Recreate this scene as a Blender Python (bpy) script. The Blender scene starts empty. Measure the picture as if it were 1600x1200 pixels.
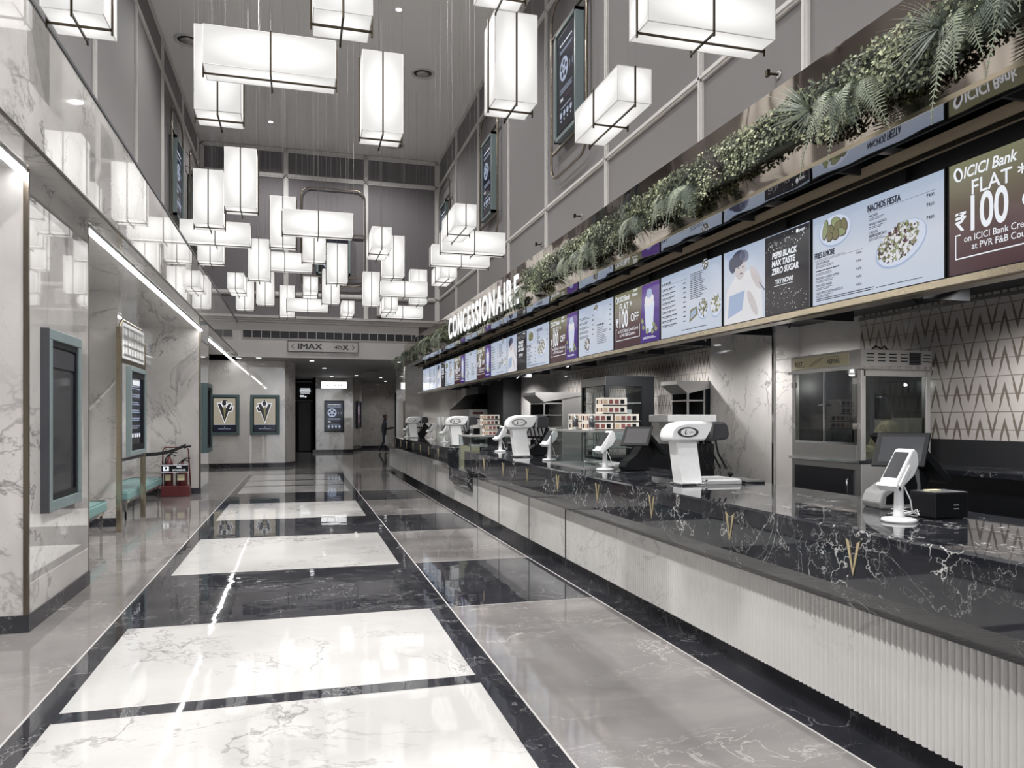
import bpy, math, random
from mathutils import Vector, Matrix
random.seed(7)
PI = math.pi
C = bpy.context.scene.collection
sc = bpy.context.scene

# ------------------------------------------------------------------ camera, world, exposure
FPX = 1183.0
THETA = math.radians(15.7)
cam = bpy.data.objects.new('camera', bpy.data.cameras.new('camera'))
C.objects.link(cam)
cam.location = (0, 0, 1.6)
cam.rotation_euler = (PI / 2, 0, -THETA)
cam.data.sensor_fit = 'HORIZONTAL'
cam.data.sensor_width = 36
cam.data.lens = FPX / 1600 * 36
cam.data.shift_y = 53 / 1600
cam.data.clip_end = 200
sc.camera = cam
w = bpy.data.worlds.new('world'); sc.world = w; w.use_nodes = True
w.node_tree.nodes['Background'].inputs[0].default_value = (0.93, 0.96, 1, 1)
w.node_tree.nodes['Background'].inputs[1].default_value = 1.3
sc.view_settings.view_transform = 'Standard'
sc.view_settings.look = 'None'
sc.view_settings.exposure = 0.0
sc.view_settings.gamma = 1
try:
    sc.cycles.use_denoising = True
    sc.cycles.max_bounces = 8
    sc.cycles.diffuse_bounces = 4
    sc.cycles.glossy_bounces = 4
    sc.cycles.sample_clamp_indirect = 4
except Exception:
    pass

def spot(loc, energy, size=150, radius=.07, blend=.6, col=(1, .992, .98)):
    l = bpy.data.lights.new('downlight_lamp', 'SPOT')
    l.energy = energy; l.spot_size = math.radians(size); l.spot_blend = blend
    l.shadow_soft_size = radius; l.color = col
    o = bpy.data.objects.new('downlight_lamp', l); C.objects.link(o); o.location = loc
    return o

# ------------------------------------------------------------------ materials
def new_mat(name):
    m = bpy.data.materials.new(name); m.use_nodes = True
    nt = m.node_tree
    return m, nt, nt.nodes['Principled BSDF']
def srgb(c):
    return tuple(((x / 255) / 12.92 if x <= 10 else ((x / 255 + .055) / 1.055) ** 2.4) for x in c) + (1,)
def mat(name, c, rough=.5, metal=0, spec=.5, bump=0, bscale=20, alpha=1):
    m, nt, b = new_mat(name)
    b.inputs['Base Color'].default_value = srgb(c)
    b.inputs['Roughness'].default_value = rough
    b.inputs['Metallic'].default_value = metal
    b.inputs['Specular IOR Level'].default_value = spec
    tc = nt.nodes.new('ShaderNodeTexCoord'); no = nt.nodes.new('ShaderNodeTexNoise')
    no.inputs['Scale'].default_value = bscale; no.inputs['Detail'].default_value = 3
    nt.links.new(tc.outputs['Object'], no.inputs['Vector'])
    # slight tonal mottling keeps every surface procedural
    mx = nt.nodes.new('ShaderNodeMix'); mx.data_type = 'RGBA'
    s = srgb(c)
    mx.inputs[6].default_value = tuple(x * .94 for x in s[:3]) + (1,)
    mx.inputs[7].default_value = tuple(min(1, x * 1.06) for x in s[:3]) + (1,)
    nt.links.new(no.outputs['Fac'], mx.inputs[0]); nt.links.new(mx.outputs[2], b.inputs['Base Color'])
    if bump:
        bp = nt.nodes.new('ShaderNodeBump'); bp.inputs['Strength'].default_value = bump; bp.inputs['Distance'].default_value = .02
        nt.links.new(no.outputs['Fac'], bp.inputs['Height']); nt.links.new(bp.outputs['Normal'], b.inputs['Normal'])
    return m
def emit(name, c, strength, rough=.1, gloss=True):
    m, nt, b = new_mat(name)
    b.inputs['Base Color'].default_value = (.01, .01, .01, 1)
    b.inputs['Roughness'].default_value = rough
    b.inputs['Specular IOR Level'].default_value = .5 if gloss else 0
    b.inputs['Emission Color'].default_value = srgb(c)
    b.inputs['Emission Strength'].default_value = strength
    return m
def node(nt, t, **kw):
    n = nt.nodes.new(t)
    for k_, v in kw.items(): setattr(n, k_, v)
    return n
def vein(nt, vec, scale, width, detail=6, dist=.6, rough=.6, seedoff=0):
    mp = node(nt, 'ShaderNodeMapping'); mp.inputs['Location'].default_value = (seedoff, seedoff * .7, -seedoff)
    nt.links.new(vec, mp.inputs['Vector'])
    n = node(nt, 'ShaderNodeTexNoise'); n.inputs['Scale'].default_value = scale; n.inputs['Detail'].default_value = detail
    n.inputs['Distortion'].default_value = dist; n.inputs['Roughness'].default_value = rough
    nt.links.new(mp.outputs[0], n.inputs['Vector'])
    s = node(nt, 'ShaderNodeMath', operation='SUBTRACT'); s.inputs[1].default_value = .5; nt.links.new(n.outputs['Fac'], s.inputs[0])
    a = node(nt, 'ShaderNodeMath', operation='ABSOLUTE'); nt.links.new(s.outputs[0], a.inputs[0])
    r = node(nt, 'ShaderNodeMapRange'); r.inputs['From Max'].default_value = width
    r.inputs['To Min'].default_value = 1; r.inputs['To Max'].default_value = 0
    nt.links.new(a.outputs[0], r.inputs['Value'])
    return r.outputs[0]
def marble(name, base, base2, vcol, veins, rough=.06, crackle=None, spec=.5, rot=(0, 0, 0), stretch=(1, 1, 1), wave=0):
    """veins: list of (scale, width, strength, seed). crackle: (scale, width, strength)"""
    m, nt, b = new_mat(name)
    g = node(nt, 'ShaderNodeNewGeometry')
    mp = node(nt, 'ShaderNodeMapping'); mp.inputs['Rotation'].default_value = rot; mp.inputs['Scale'].default_value = stretch
    nt.links.new(g.outputs['Position'], mp.inputs['Vector'])
    vec = mp.outputs[0]
    cl = node(nt, 'ShaderNodeTexNoise'); cl.inputs['Scale'].default_value = 1.1; cl.inputs['Detail'].default_value = 5
    cl.inputs['Distortion'].default_value = 1.0
    nt.links.new(vec, cl.inputs['Vector'])
    cr = node(nt, 'ShaderNodeMapRange'); cr.inputs['From Min'].default_value = .35; cr.inputs['From Max'].default_value = .65
    nt.links.new(cl.outputs['Fac'], cr.inputs['Value'])
    mx = node(nt, 'ShaderNodeMix', data_type='RGBA'); mx.inputs[6].default_value = srgb(base); mx.inputs[7].default_value = srgb(base2)
    nt.links.new(cr.outputs[0], mx.inputs[0]); col = mx.outputs[2]
    msk = node(nt, 'ShaderNodeTexNoise'); msk.inputs['Scale'].default_value = .9; msk.inputs['Detail'].default_value = 2
    nt.links.new(vec, msk.inputs['Vector'])
    mr = node(nt, 'ShaderNodeMapRange'); mr.inputs['From Min'].default_value = .42; mr.inputs['From Max'].default_value = .6
    nt.links.new(msk.outputs['Fac'], mr.inputs['Value'])
    for (sc_, wd, st, sd) in veins:
        v = vein(nt, vec, sc_, wd, seedoff=sd)
        k1 = node(nt, 'ShaderNodeMath', operation='MULTIPLY'); nt.links.new(v, k1.inputs[0]); nt.links.new(mr.outputs[0], k1.inputs[1])
        k2 = node(nt, 'ShaderNodeMath', operation='MULTIPLY'); nt.links.new(k1.outputs[0], k2.inputs[0]); k2.inputs[1].default_value = st
        m2 = node(nt, 'ShaderNodeMix', data_type='RGBA'); nt.links.new(k2.outputs[0], m2.inputs[0])
        nt.links.new(col, m2.inputs[6]); m2.inputs[7].default_value = srgb(vcol); col = m2.outputs[2]
    if crackle:
        cs, cw, cst = crackle
        dn = node(nt, 'ShaderNodeTexNoise'); dn.inputs['Scale'].default_value = cs * 1.2; dn.inputs['Detail'].default_value = 4
        nt.links.new(vec, dn.inputs['Vector'])
        ad = node(nt, 'ShaderNodeMix', data_type='VECTOR'); ad.inputs[0].default_value = .35
        nt.links.new(vec, ad.inputs[4]); nt.links.new(dn.outputs['Color'], ad.inputs[5])
        vo = node(nt, 'ShaderNodeTexVoronoi', feature='DISTANCE_TO_EDGE'); vo.inputs['Scale'].default_value = cs
        nt.links.new(ad.outputs[1], vo.inputs['Vector'])
        r = node(nt, 'ShaderNodeMapRange'); r.inputs['From Max'].default_value = cw; r.inputs['To Min'].default_value = 1; r.inputs['To Max'].default_value = 0
        nt.links.new(vo.outputs['Distance'], r.inputs['Value'])
        mk = node(nt, 'ShaderNodeTexNoise'); mk.inputs['Scale'].default_value = cs * .55; nt.links.new(vec, mk.inputs['Vector'])
        mk2 = node(nt, 'ShaderNodeMapRange'); mk2.inputs['From Min'].default_value = .48; mk2.inputs['From Max'].default_value = .6
        nt.links.new(mk.outputs['Fac'], mk2.inputs['Value'])
        k1 = node(nt, 'ShaderNodeMath', operation='MULTIPLY'); nt.links.new(r.outputs[0], k1.inputs[0]); nt.links.new(mk2.outputs[0], k1.inputs[1])
        k2 = node(nt, 'ShaderNodeMath', operation='MULTIPLY'); nt.links.new(k1.outputs[0], k2.inputs[0]); k2.inputs[1].default_value = cst
        m2 = node(nt, 'ShaderNodeMix', data_type='RGBA'); nt.links.new(k2.outputs[0], m2.inputs[0])
        nt.links.new(col, m2.inputs[6]); m2.inputs[7].default_value = srgb(vcol); col = m2.outputs[2]
    nt.links.new(col, b.inputs['Base Color'])
    if wave:
        wn = node(nt, 'ShaderNodeTexNoise'); wn.inputs['Scale'].default_value = 2.6; wn.inputs['Detail'].default_value = 2
        nt.links.new(g.outputs['Position'], wn.inputs['Vector'])
        bp = node(nt, 'ShaderNodeBump'); bp.inputs['Strength'].default_value = 1; bp.inputs['Distance'].default_value = wave
        nt.links.new(wn.outputs['Fac'], bp.inputs['Height']); nt.links.new(bp.outputs['Normal'], b.inputs['Normal'])
    b.inputs['Roughness'].default_value = rough
    b.inputs['Specular IOR Level'].default_value = spec
    return m
def mirror(name, c, rough=.05, wave=.03):
    m, nt, b = new_mat(name)
    b.inputs['Base Color'].default_value = srgb(c); b.inputs['Metallic'].default_value = 1; b.inputs['Roughness'].default_value = rough
    g = node(nt, 'ShaderNodeNewGeometry'); n = node(nt, 'ShaderNodeTexNoise'); n.inputs['Scale'].default_value = 1.6; n.inputs['Detail'].default_value = 1
    nt.links.new(g.outputs['Position'], n.inputs['Vector'])
    bp = node(nt, 'ShaderNodeBump'); bp.inputs['Strength'].default_value = wave; bp.inputs['Distance'].default_value = .5
    nt.links.new(n.outputs['Fac'], bp.inputs['Height']); nt.links.new(bp.outputs['Normal'], b.inputs['Normal'])
    return m
def glass(name, c=(246, 249, 249), alpha=.16):
    m, nt, b = new_mat(name)
    out = nt.nodes['Material Output']
    gl = node(nt, 'ShaderNodeBsdfGlossy'); gl.inputs['Roughness'].default_value = .02
    tr = node(nt, 'ShaderNodeBsdfTransparent'); tr.inputs['Color'].default_value = srgb(c)
    fr = node(nt, 'ShaderNodeLayerWeight'); fr.inputs['Blend'].default_value = .5
    pw = node(nt, 'ShaderNodeMath', operation='POWER'); pw.inputs[1].default_value = 5; nt.links.new(fr.outputs['Facing'], pw.inputs[0])
    ml = node(nt, 'ShaderNodeMath', operation='MULTIPLY'); ml.inputs[1].default_value = .55; nt.links.new(pw.outputs[0], ml.inputs[0])
    ad = node(nt, 'ShaderNodeMath', operation='ADD'); ad.inputs[1].default_value = alpha * .35; nt.links.new(ml.outputs[0], ad.inputs[0])
    mx = node(nt, 'ShaderNodeMixShader'); nt.links.new(ad.outputs[0], mx.inputs[0]); nt.links.new(tr.outputs[0], mx.inputs[1]); nt.links.new(gl.outputs[0], mx.inputs[2])
    nt.links.new(mx.outputs[0], out.inputs['Surface'])
    nt.nodes.remove(b)
    return m
M = {}
M['marble_white'] = marble('white_veined_marble', (214, 210, 206), (198, 194, 191), (112, 110, 112), [(.55, .012, .75, 0), (.9, .008, .6, 5), (2.2, .006, .35, 9)], .03, spec=.6)
_b = M['marble_white'].node_tree.nodes['Principled BSDF']; _b.inputs['Coat Weight'].default_value = .9; _b.inputs['Coat IOR'].default_value = 1.9; _b.inputs['Coat Roughness'].default_value = .02
M['marble_floor_white'] = marble('white_floor_marble', (188, 186, 184), (181, 179, 177), (120, 118, 116), [(.6, .010, .8, 2), (1.1, .008, .7, 7), (3, .01, .2, 3)], .03, wave=.0016)
M['marble_panel_white'] = marble('white_panel_marble', (208, 206, 203), (200, 198, 195), (150, 148, 146), [(.9, .010, .6, 2), (2.1, .008, .5, 7)], .12)
M['marble_gray'] = marble('gray_floor_marble', (136, 132, 130), (116, 113, 112), (192, 188, 184), [(.5, .005, .7, 1), (1.2, .005, .6, 4), (2.5, .006, .35, 8)], .045, stretch=(.7, 1.3, 1), rot=(0, 0, .5), wave=.0016)
M['marble_black'] = marble('black_floor_marble', (40, 41, 46), (56, 56, 60), (185, 183, 182), [(1.3, .004, .6, 3), (3, .004, .35, 6)], .03, crackle=(3.0, .012, .4), wave=.0016)
M['marble_counter'] = marble('black_counter_marble', (30, 32, 37), (42, 43, 48), (215, 213, 211), [(1.6, .004, .55, 11), (4, .004, .3, 13)], .03, crackle=(5.5, .022, .95), spec=.6)
M['marble_gold'] = mat('brass_inlay', (214, 198, 160), .5, .7)
M['wall_gray'] = mat('gray_wall_fabric', (122, 119, 119), .75, bump=.05, bscale=60)
M['wall_shaded'] = mat('shaded_gray_wall_fabric', (112, 108, 110), .8, bump=.05, bscale=60)  # far wall's weaker light put into a darker copy of the wall gray
M['wall_light'] = mat('pale_gray_paint', (182, 178, 176), .6)
M['ceiling'] = mat('gray_ceiling_paint', (232, 230, 228), .85)
M['ceil_low'] = mat('low_ceiling_paint', (150, 148, 148), .6)
M['trim'] = mat('pale_trim_paint', (205, 202, 199), .5)
M['dark'] = mat('black_void_paint', (24, 25, 28), .6)
M['black'] = mat('black_plastic', (20, 21, 24), .4, spec=.25)
M['screenoff'] = mat('dark_glass_screen', (66, 67, 70), .06, spec=.6)
M['screenlit'] = emit('grey_lit_screen', (120, 118, 118), .7)
M['white_plastic'] = mat('white_plastic', (236, 236, 236), .25)
M['grey_plastic'] = mat('grey_plastic', (150, 150, 150), .35)
M['bronze'] = mat('dark_bronze_rod', (70, 62, 52), .3, 1)
M['chrome'] = mat('chrome', (220, 220, 220), .12, 1)
M['steel'] = mat('brushed_steel', (190, 188, 186), .35, .65)
M['gold'] = mat('polished_brass', (192, 180, 158), .2, 1)
M['brass_dark'] = mat('aged_brass', (138, 128, 116), .25, 1)
M['teal'] = mat('teal_vinyl', (114, 148, 146), .35)
M['teal_frame'] = mat('teal_lacquer_frame', (120, 133, 134), .35)
M['teal_dark'] = mat('dark_teal_lacquer', (70, 88, 90), .4)
M['dark_frame'] = mat('charcoal_frame', (55, 55, 60), .4)
M['red'] = mat('dark_red_paint', (98, 44, 47), .35)
M['paper'] = mat('cream_paper', (222, 214, 180), .7)
M['mirror'] = mirror('bronze_mirror', (168, 158, 148))
M['mirror_low'] = mirror('dark_mirror_soffit', (150, 146, 146), .04, .02)
M['glass'] = glass('clear_glass')
M['glass_smoke'] = glass('smoky_glass', (196, 200, 202), .12)
M['brass_paint'] = mat('brushed_brass_rail', (176, 160, 138), .4, .25)
M['cable'] = mat('thin_steel_cable', (128, 126, 126), .6, .0)
M['led'] = emit('led_strip_light', (255, 255, 255), 22, gloss=False)
M['letters'] = emit('lit_channel_letter', (255, 255, 255), 1.0, gloss=False)
M['downlight'] = emit('downlight_lens', (255, 255, 255), 6, gloss=False)
M['popcorn'] = mat('popcorn', (192, 184, 154), .8, bump=.8, bscale=60)
M['paint_dark_text'] = mat('dark_sign_lettering', (45, 46, 54), .5)
M['white_text'] = emit('white_screen_lettering', (240, 244, 250), .95, gloss=False)
M['leaf_dark'] = mat('dark_green_leaf', (66, 72, 62), .5)
M['leaf_mid'] = mat('mid_green_leaf', (122, 130, 104), .5)
M['leaf_light'] = mat('pale_green_leaf', (184, 188, 154), .5)
M['fern'] = mat('fern_green', (134, 142, 122), .5)
M['fern_dark'] = mat('dark_fern_green', (84, 94, 82), .5)
M['grass'] = mat('grey_green_blade', (134, 142, 132), .45)
M['grass_dark'] = mat('purple_grey_blade', (92, 86, 88), .45)

# lantern shade: glow of an unmodelled inner tube painted as brighter face centres
def lantern_mat():
    m, nt, b = new_mat('lit_acrylic_shade')
    b.inputs['Base Color'].default_value = (.03, .03, .03, 1)
    b.inputs['Roughness'].default_value = .35
    tc = node(nt, 'ShaderNodeTexCoord')
    sb = node(nt, 'ShaderNodeVectorMath', operation='SUBTRACT'); sb.inputs[1].default_value = (.5, .5, .5)
    nt.links.new(tc.outputs['Generated'], sb.inputs[0])
    dt = node(nt, 'ShaderNodeVectorMath', operation='DOT_PRODUCT')
    nt.links.new(sb.outputs[0], dt.inputs[0]); nt.links.new(sb.outputs[0], dt.inputs[1])
    mr = node(nt, 'ShaderNodeMapRange', interpolation_type='SMOOTHSTEP'); mr.inputs['From Min'].default_value = .22; mr.inputs['From Max'].default_value = .58
    mr.inputs['To Min'].default_value = 1.08; mr.inputs['To Max'].default_value = .72
    nt.links.new(dt.outputs['Value'], mr.inputs['Value'])
    b.inputs['Emission Color'].default_value = (1, .985, .96, 1)
    nt.links.new(mr.outputs[0], b.inputs['Emission Strength'])
    return m
M['lantern'] = lantern_mat()

# chevron tile
def chevron_mat():
    m, nt, b = new_mat('chevron_tile')
    g = node(nt, 'ShaderNodeNewGeometry'); sx = node(nt, 'ShaderNodeSeparateXYZ'); nt.links.new(g.outputs['Position'], sx.inputs[0])
    def mth(op, a, bb=None):
        n = node(nt, 'ShaderNodeMath', operation=op)
        for i, v in enumerate((a, bb)):
            if v is None: continue
            if isinstance(v, (int, float)): n.inputs[i].default_value = v
            else: nt.links.new(v, n.inputs[i])
        return n.outputs[0]
    H, P = .30, .235
    yy = mth('DIVIDE', mth('ADD', sx.outputs['Y'], 20), P)
    tri = mth('ABSOLUTE', mth('MULTIPLY', mth('SUBTRACT', mth('FRACT', yy), .5), 2))        # 0..1
    zz = mth('DIVIDE', sx.outputs['Z'], H)
    fz = mth('FRACT', mth('ADD', mth('SUBTRACT', zz, mth('MULTIPLY', tri, 1.33)), .62))
    d = mth('ABSOLUTE', mth('SUBTRACT', fz, .5))
    th = mth('ADD', .05, mth('MULTIPLY', mth('GREATER_THAN', mth('ABSOLUTE', mth('SUBTRACT', tri, .5)), .13), .085))
    line = mth('LESS_THAN', d, th)
    hz = mth('FRACT', mth('ADD', mth('MULTIPLY', zz, 2), .5))
    hl = mth('LESS_THAN', mth('ABSOLUTE', mth('SUBTRACT', hz, .5)), .022)
    tot = mth('MAXIMUM', line, hl)
    mx = node(nt, 'ShaderNodeMix', data_type='RGBA'); nt.links.new(tot, mx.inputs[0])
    mx.inputs[6].default_value = srgb((168, 162, 158)); mx.inputs[7].default_value = srgb((104, 96, 88))
    nt.links.new(mx.outputs[2], b.inputs['Base Color']); b.inputs['Roughness'].default_value = .18
    return m
M['chevron'] = chevron_mat()

def grad_screen(name, stops, strength=.8, axis=2):
    m, nt, b = new_mat(name)
    tc = node(nt, 'ShaderNodeTexCoord'); sx = node(nt, 'ShaderNodeSeparateXYZ'); nt.links.new(tc.outputs['Generated'], sx.inputs[0])
    r = node(nt, 'ShaderNodeValToRGB'); nt.links.new(sx.outputs[axis], r.inputs[0])
    cr = r.color_ramp
    cr.elements[0].position = stops[0][0]; cr.elements[0].color = srgb(stops[0][1])
    cr.elements[1].position = stops[-1][0]; cr.elements[1].color = srgb(stops[-1][1])
    for p, c_ in stops[1:-1]:
        e = cr.elements.new(p); e.color = srgb(c_)
    b.inputs['Base Color'].default_value = (.01, .01, .01, 1); b.inputs['Roughness'].default_value = .08
    b.inputs['Specular IOR Level'].default_value = .6
    nt.links.new(r.outputs[0], b.inputs['Emission Color']); b.inputs['Emission Strength'].default_value = strength
    return m
M['s_blue'] = grad_screen('blue_menu_screen', [(0, (198, 208, 224)), (.5, (208, 215, 227)), (1, (176, 190, 212))], .85)
M['s_maroon'] = grad_screen('maroon_offer_screen', [(0, (70, 38, 48)), (.4, (98, 74, 76)), (1, (138, 138, 108))], .75)
M['s_purple'] = grad_screen('purple_offer_screen', [(0, (66, 36, 130)), (1, (104, 76, 150))], .8)
M['s_black'] = grad_screen('black_advert_screen', [(0, (34, 32, 38)), (1, (60, 58, 64))], .6)
M['s_navy'] = grad_screen('navy_poster_screen', [(0, (12, 17, 30)), (1, (28, 38, 62))], .5)
M['s_tan'] = grad_screen('tan_backlit_panel', [(0, (172, 163, 144)), (1, (182, 174, 156))], .7)
M['s_white'] = emit('white_lit_sign', (255, 255, 255), 1.6)
def flat(name, c, s=.75): return emit(name, c, s, .1)
M['f_text'] = flat('dark_menu_print', (52, 58, 78), .6)
M['f_bowl'] = flat('pale_bowl_print', (214, 222, 240), .85)
M['f_bowl2'] = flat('bowl_rim_print', (168, 184, 214), .85)
M['f_tan'] = flat('fried_food_print', (128, 124, 92), .8)
M['f_tan2'] = flat('dark_fried_food_print', (82, 74, 62), .8)
M['f_white'] = flat('white_food_print', (222, 222, 226), .9)
M['f_red'] = flat('red_food_print', (92, 62, 78), .8)
M['f_green'] = flat('green_food_print', (150, 160, 120), .8)
M['f_skin'] = flat('pale_figure_print', (206, 198, 200), .85)
M['f_hair'] = flat('dark_hair_print', (70, 74, 96), .8)
M['f_grey'] = flat('grey_figure_print', (120, 126, 150), .8)
M['f_fig'] = flat('dark_figure_print', (62, 58, 60), .5)
M['f_reel'] = flat('pale_reel_print', (178, 190, 214), .8)
M['f_navy'] = flat('navy_print', (24, 30, 52), .5)

# ------------------------------------------------------------------ mesh builder
class MB:
    def __init__(s, frame=None):
        s.v = []; s.f = []; s.m = []; s.mats = []; s.frame = frame; s.sm = []
    def mi(s, mm):
        mm = M[mm] if isinstance(mm, str) else mm
        if mm not in s.mats: s.mats.append(mm)
        return s.mats.index(mm)
    def pt(s, p):
        if s.frame:
            o, a, b, n = s.frame
            p = Vector(o) + Vector(a) * p[0] + Vector(b) * p[1] + Vector(n) * p[2]
        s.v.append(tuple(p)); return len(s.v) - 1
    def face(s, pts, mm, smooth=False):
        s.f.append([s.pt(p) for p in pts]); s.m.append(s.mi(mm)); s.sm.append(smooth)
    def box(s, x0, x1, y0, y1, z0, z1, mm, skip=''):
        i = [s.pt((x, y, z)) for z in (z0, z1) for y in (y0, y1) for x in (x0, x1)]
        F = {'b': (0, 2, 3, 1), 't': (4, 5, 7, 6), 'f': (0, 1, 5, 4), 'k': (2, 6, 7, 3), 'l': (0, 4, 6, 2), 'r': (1, 3, 7, 5)}
        for k_, q in F.items():
            if k_ in skip: continue
            s.f.append([i[j] for j in q]); s.m.append(s.mi(mm)); s.sm.append(False)
    def prism(s, poly, axis, a0, a1, mm, smooth=False):
        """poly of 2-D points; axis 0/1/2 = extrusion direction"""
        def P(p, a):
            if axis == 0: return (a, p[0], p[1])
            if axis == 1: return (p[0], a, p[1])
            return (p[0], p[1], a)
        n = len(poly)
        A = [s.pt(P(p, a0)) for p in poly]; B = [s.pt(P(p, a1)) for p in poly]
        s.f.append(A[::-1]); s.f.append(B); s.m += [s.mi(mm)] * 2; s.sm += [False] * 2
        for j in range(n):
            s.f.append([A[j], A[(j + 1) % n], B[(j + 1) % n], B[j]]); s.m.append(s.mi(mm)); s.sm.append(smooth)
    def tube(s, pts, r, mm, seg=8, closed=False, caps=True):
        pts = [Vector(p) for p in pts]; n = len(pts); rings = []
        up = Vector((0, 0, 1))
        prev = None
        for i, p in enumerate(pts):
            if closed: t = (pts[(i + 1) % n] - pts[i - 1]).normalized()
            else: t = (pts[min(i + 1, n - 1)] - pts[max(i - 1, 0)]).normalized()
            if prev is None:
                a = t.cross(up)
                if a.length < .01: a = t.cross(Vector((1, 0, 0)))
                a.normalize()
            else:
                a = (prev - t * prev.dot(t)); a.normalize()
            prev = a; bq = t.cross(a)
            rr = r[i] if isinstance(r, (list, tuple)) else r
            rings.append([s.pt(p + (a * math.cos(2 * PI * j / seg) + bq * math.sin(2 * PI * j / seg)) * rr) for j in range(seg)])
        m_ = s.mi(mm)
        R = n if closed else n - 1
        for i in range(R):
            A = rings[i]; B = rings[(i + 1) % n]
            for j in range(seg):
                s.f.append([A[j], A[(j + 1) % seg], B[(j + 1) % seg], B[j]]); s.m.append(m_); s.sm.append(True)
        if caps and not closed:
            s.f.append(rings[0][::-1]); s.f.append(rings[-1]); s.m += [m_] * 2; s.sm += [False] * 2
    def cyl(s, p0, p1, r, mm, seg=16): s.tube([p0, p1], r, mm, seg)
    def lathe(s, c, prof, mm, seg=24):
        """profile [(r,z)] about vertical axis through c"""
        rings = []
        for r, z in prof:
            rings.append([s.pt((c[0] + r * math.cos(2 * PI * j / seg), c[1] + r * math.sin(2 * PI * j / seg), c[2] + z)) for j in range(seg)])
        m_ = s.mi(mm)
        for A, B in zip(rings, rings[1:]):
            for j in range(seg):
                s.f.append([A[j], A[(j + 1) % seg], B[(j + 1) % seg], B[j]]); s.m.append(m_); s.sm.append(True)
        s.f.append(rings[0][::-1]); s.f.append(rings[-1]); s.m += [m_] * 2; s.sm += [False] * 2
    def ellipse(s, cx, cy, rx, ry, d, mm, seg=28, rot=0):
        s.face([(cx + rx * math.cos(2 * PI * j / seg) * math.cos(rot) - ry * math.sin(2 * PI * j / seg) * math.sin(rot),
                 cy + rx * math.cos(2 * PI * j / seg) * math.sin(rot) + ry * math.sin(2 * PI * j / seg) * math.cos(rot), d) for j in range(seg)], mm)
    def rect(s, x0, x1, y0, y1, d, mm): s.face([(x0, y0, d), (x1, y0, d), (x1, y1, d), (x0, y1, d)], mm)
    def text(s, txt, x, y, size, d, mm, bold=0, sx=1.0, align='L', extrude=0, shear=0, slope=0):
        vs, fs, wd = text_mesh(txt, bold, extrude, shear)
        k_ = size
        x0 = x - (wd * k_ * sx / 2 if align == 'C' else (wd * k_ * sx if align == 'R' else 0))
        base = len(s.v); m_ = s.mi(mm)
        for v in vs: s.pt((x0 + v[0] * k_ * sx, y + v[1] * k_ + slope * v[0] * k_ * sx, d + v[2]))
        for f in fs: s.f.append([base + i for i in f]); s.m.append(m_); s.sm.append(False)
        return wd * k_ * sx
    def btext(s, txt, x, y, size, d, mm, wt=.03, **kw):
        for i, (dx, dy) in enumerate(((-1, 0), (1, 0), (0, .6), (0, -.6), (0, 0))):
            s.text(txt, x + dx * wt * size * .5, y + dy * wt * size * .5, size, d + i * .00012, mm, **kw)
    def build(s, name, parent=None, loc=None, bevel=0, seg=2, solid=0):
        me = bpy.data.meshes.new(name)
        me.from_pydata(s.v, [], s.f)
        for mm in s.mats: me.materials.append(mm)
        me.polygons.foreach_set('material_index', s.m)
        me.polygons.foreach_set('use_smooth', s.sm)
        me.update()
        o = bpy.data.objects.new(name, me); C.objects.link(o)
        if parent: o.parent = parent
        if loc is not None: o.location = loc
        if bevel:
            b = o.modifiers.new('bevel', 'BEVEL'); b.width = bevel; b.segments = seg; b.limit_method = 'ANGLE'
        return o
_tc = {}
def text_mesh(txt, bold=0, extrude=0, shear=0):
    key = (txt, bold, extrude, shear)
    if key in _tc: return _tc[key]
    cu = bpy.data.curves.new('t', 'FONT'); cu.body = txt; cu.size = 1; cu.resolution_u = 4; cu.offset = bold; cu.extrude = extrude; cu.shear = shear
    ob = bpy.data.objects.new('t', cu); C.objects.link(ob)
    dg = bpy.context.evaluated_depsgraph_get()
    me = bpy.data.meshes.new_from_object(ob.evaluated_get(dg))
    vs = [tuple(v.co) for v in me.vertices]; fs = [tuple(p.vertices) for p in me.polygons]
    bpy.data.objects.remove(ob); bpy.data.curves.remove(cu); bpy.data.meshes.remove(me)
    x0 = min((v[0] for v in vs), default=0); x1 = max((v[0] for v in vs), default=0)
    vs = [(v[0] - x0, v[1], v[2]) for v in vs]
    _tc[key] = (vs, fs, x1 - x0)
    return _tc[key]
def tag(o, label=None, cat=None, group=None, kind=None):
    if label: o['label'] = label
    if cat: o['category'] = cat
    if group: o['group'] = group
    if kind: o['kind'] = kind
    return o
def empty(name, loc, rz=0, label=None, cat=None, group=None):
    o = bpy.data.objects.new(name, None); C.objects.link(o); o.location = loc; o.rotation_euler = (0, 0, rz)
    o.empty_display_size = .1
    return tag(o, label, cat, group)
def struct(mb, name, **kw): return tag(mb.build(name, **kw), kind='structure')
def copy_tree(o, parent=None):
    c = o.copy(); C.objects.link(c)
    if parent: c.parent = parent
    for ch in list(o.children): copy_tree(ch, c)
    return c
ORD = ['nearest', 'second', 'third', 'fourth', 'fifth', 'sixth', 'seventh', 'eighth', 'ninth', 'tenth', 'eleventh', 'twelfth', 'thirteenth', 'fourteenth', 'fifteenth', 'sixteenth', 'seventeenth', 'eighteenth', 'nineteenth', 'twentieth', 'twenty-first', 'twenty-second']

# ------------------------------------------------------------------ dimensions
XL, XR, YF, ZC = -2.80, 4.25, 23.7, 9.70       # atrium
Y0 = -4.0
ZS = 3.46                                       # low soffit
XF = -1.74                                      # marble fascia on the left
XB = 5.60                                       # wall behind the counter

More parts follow.
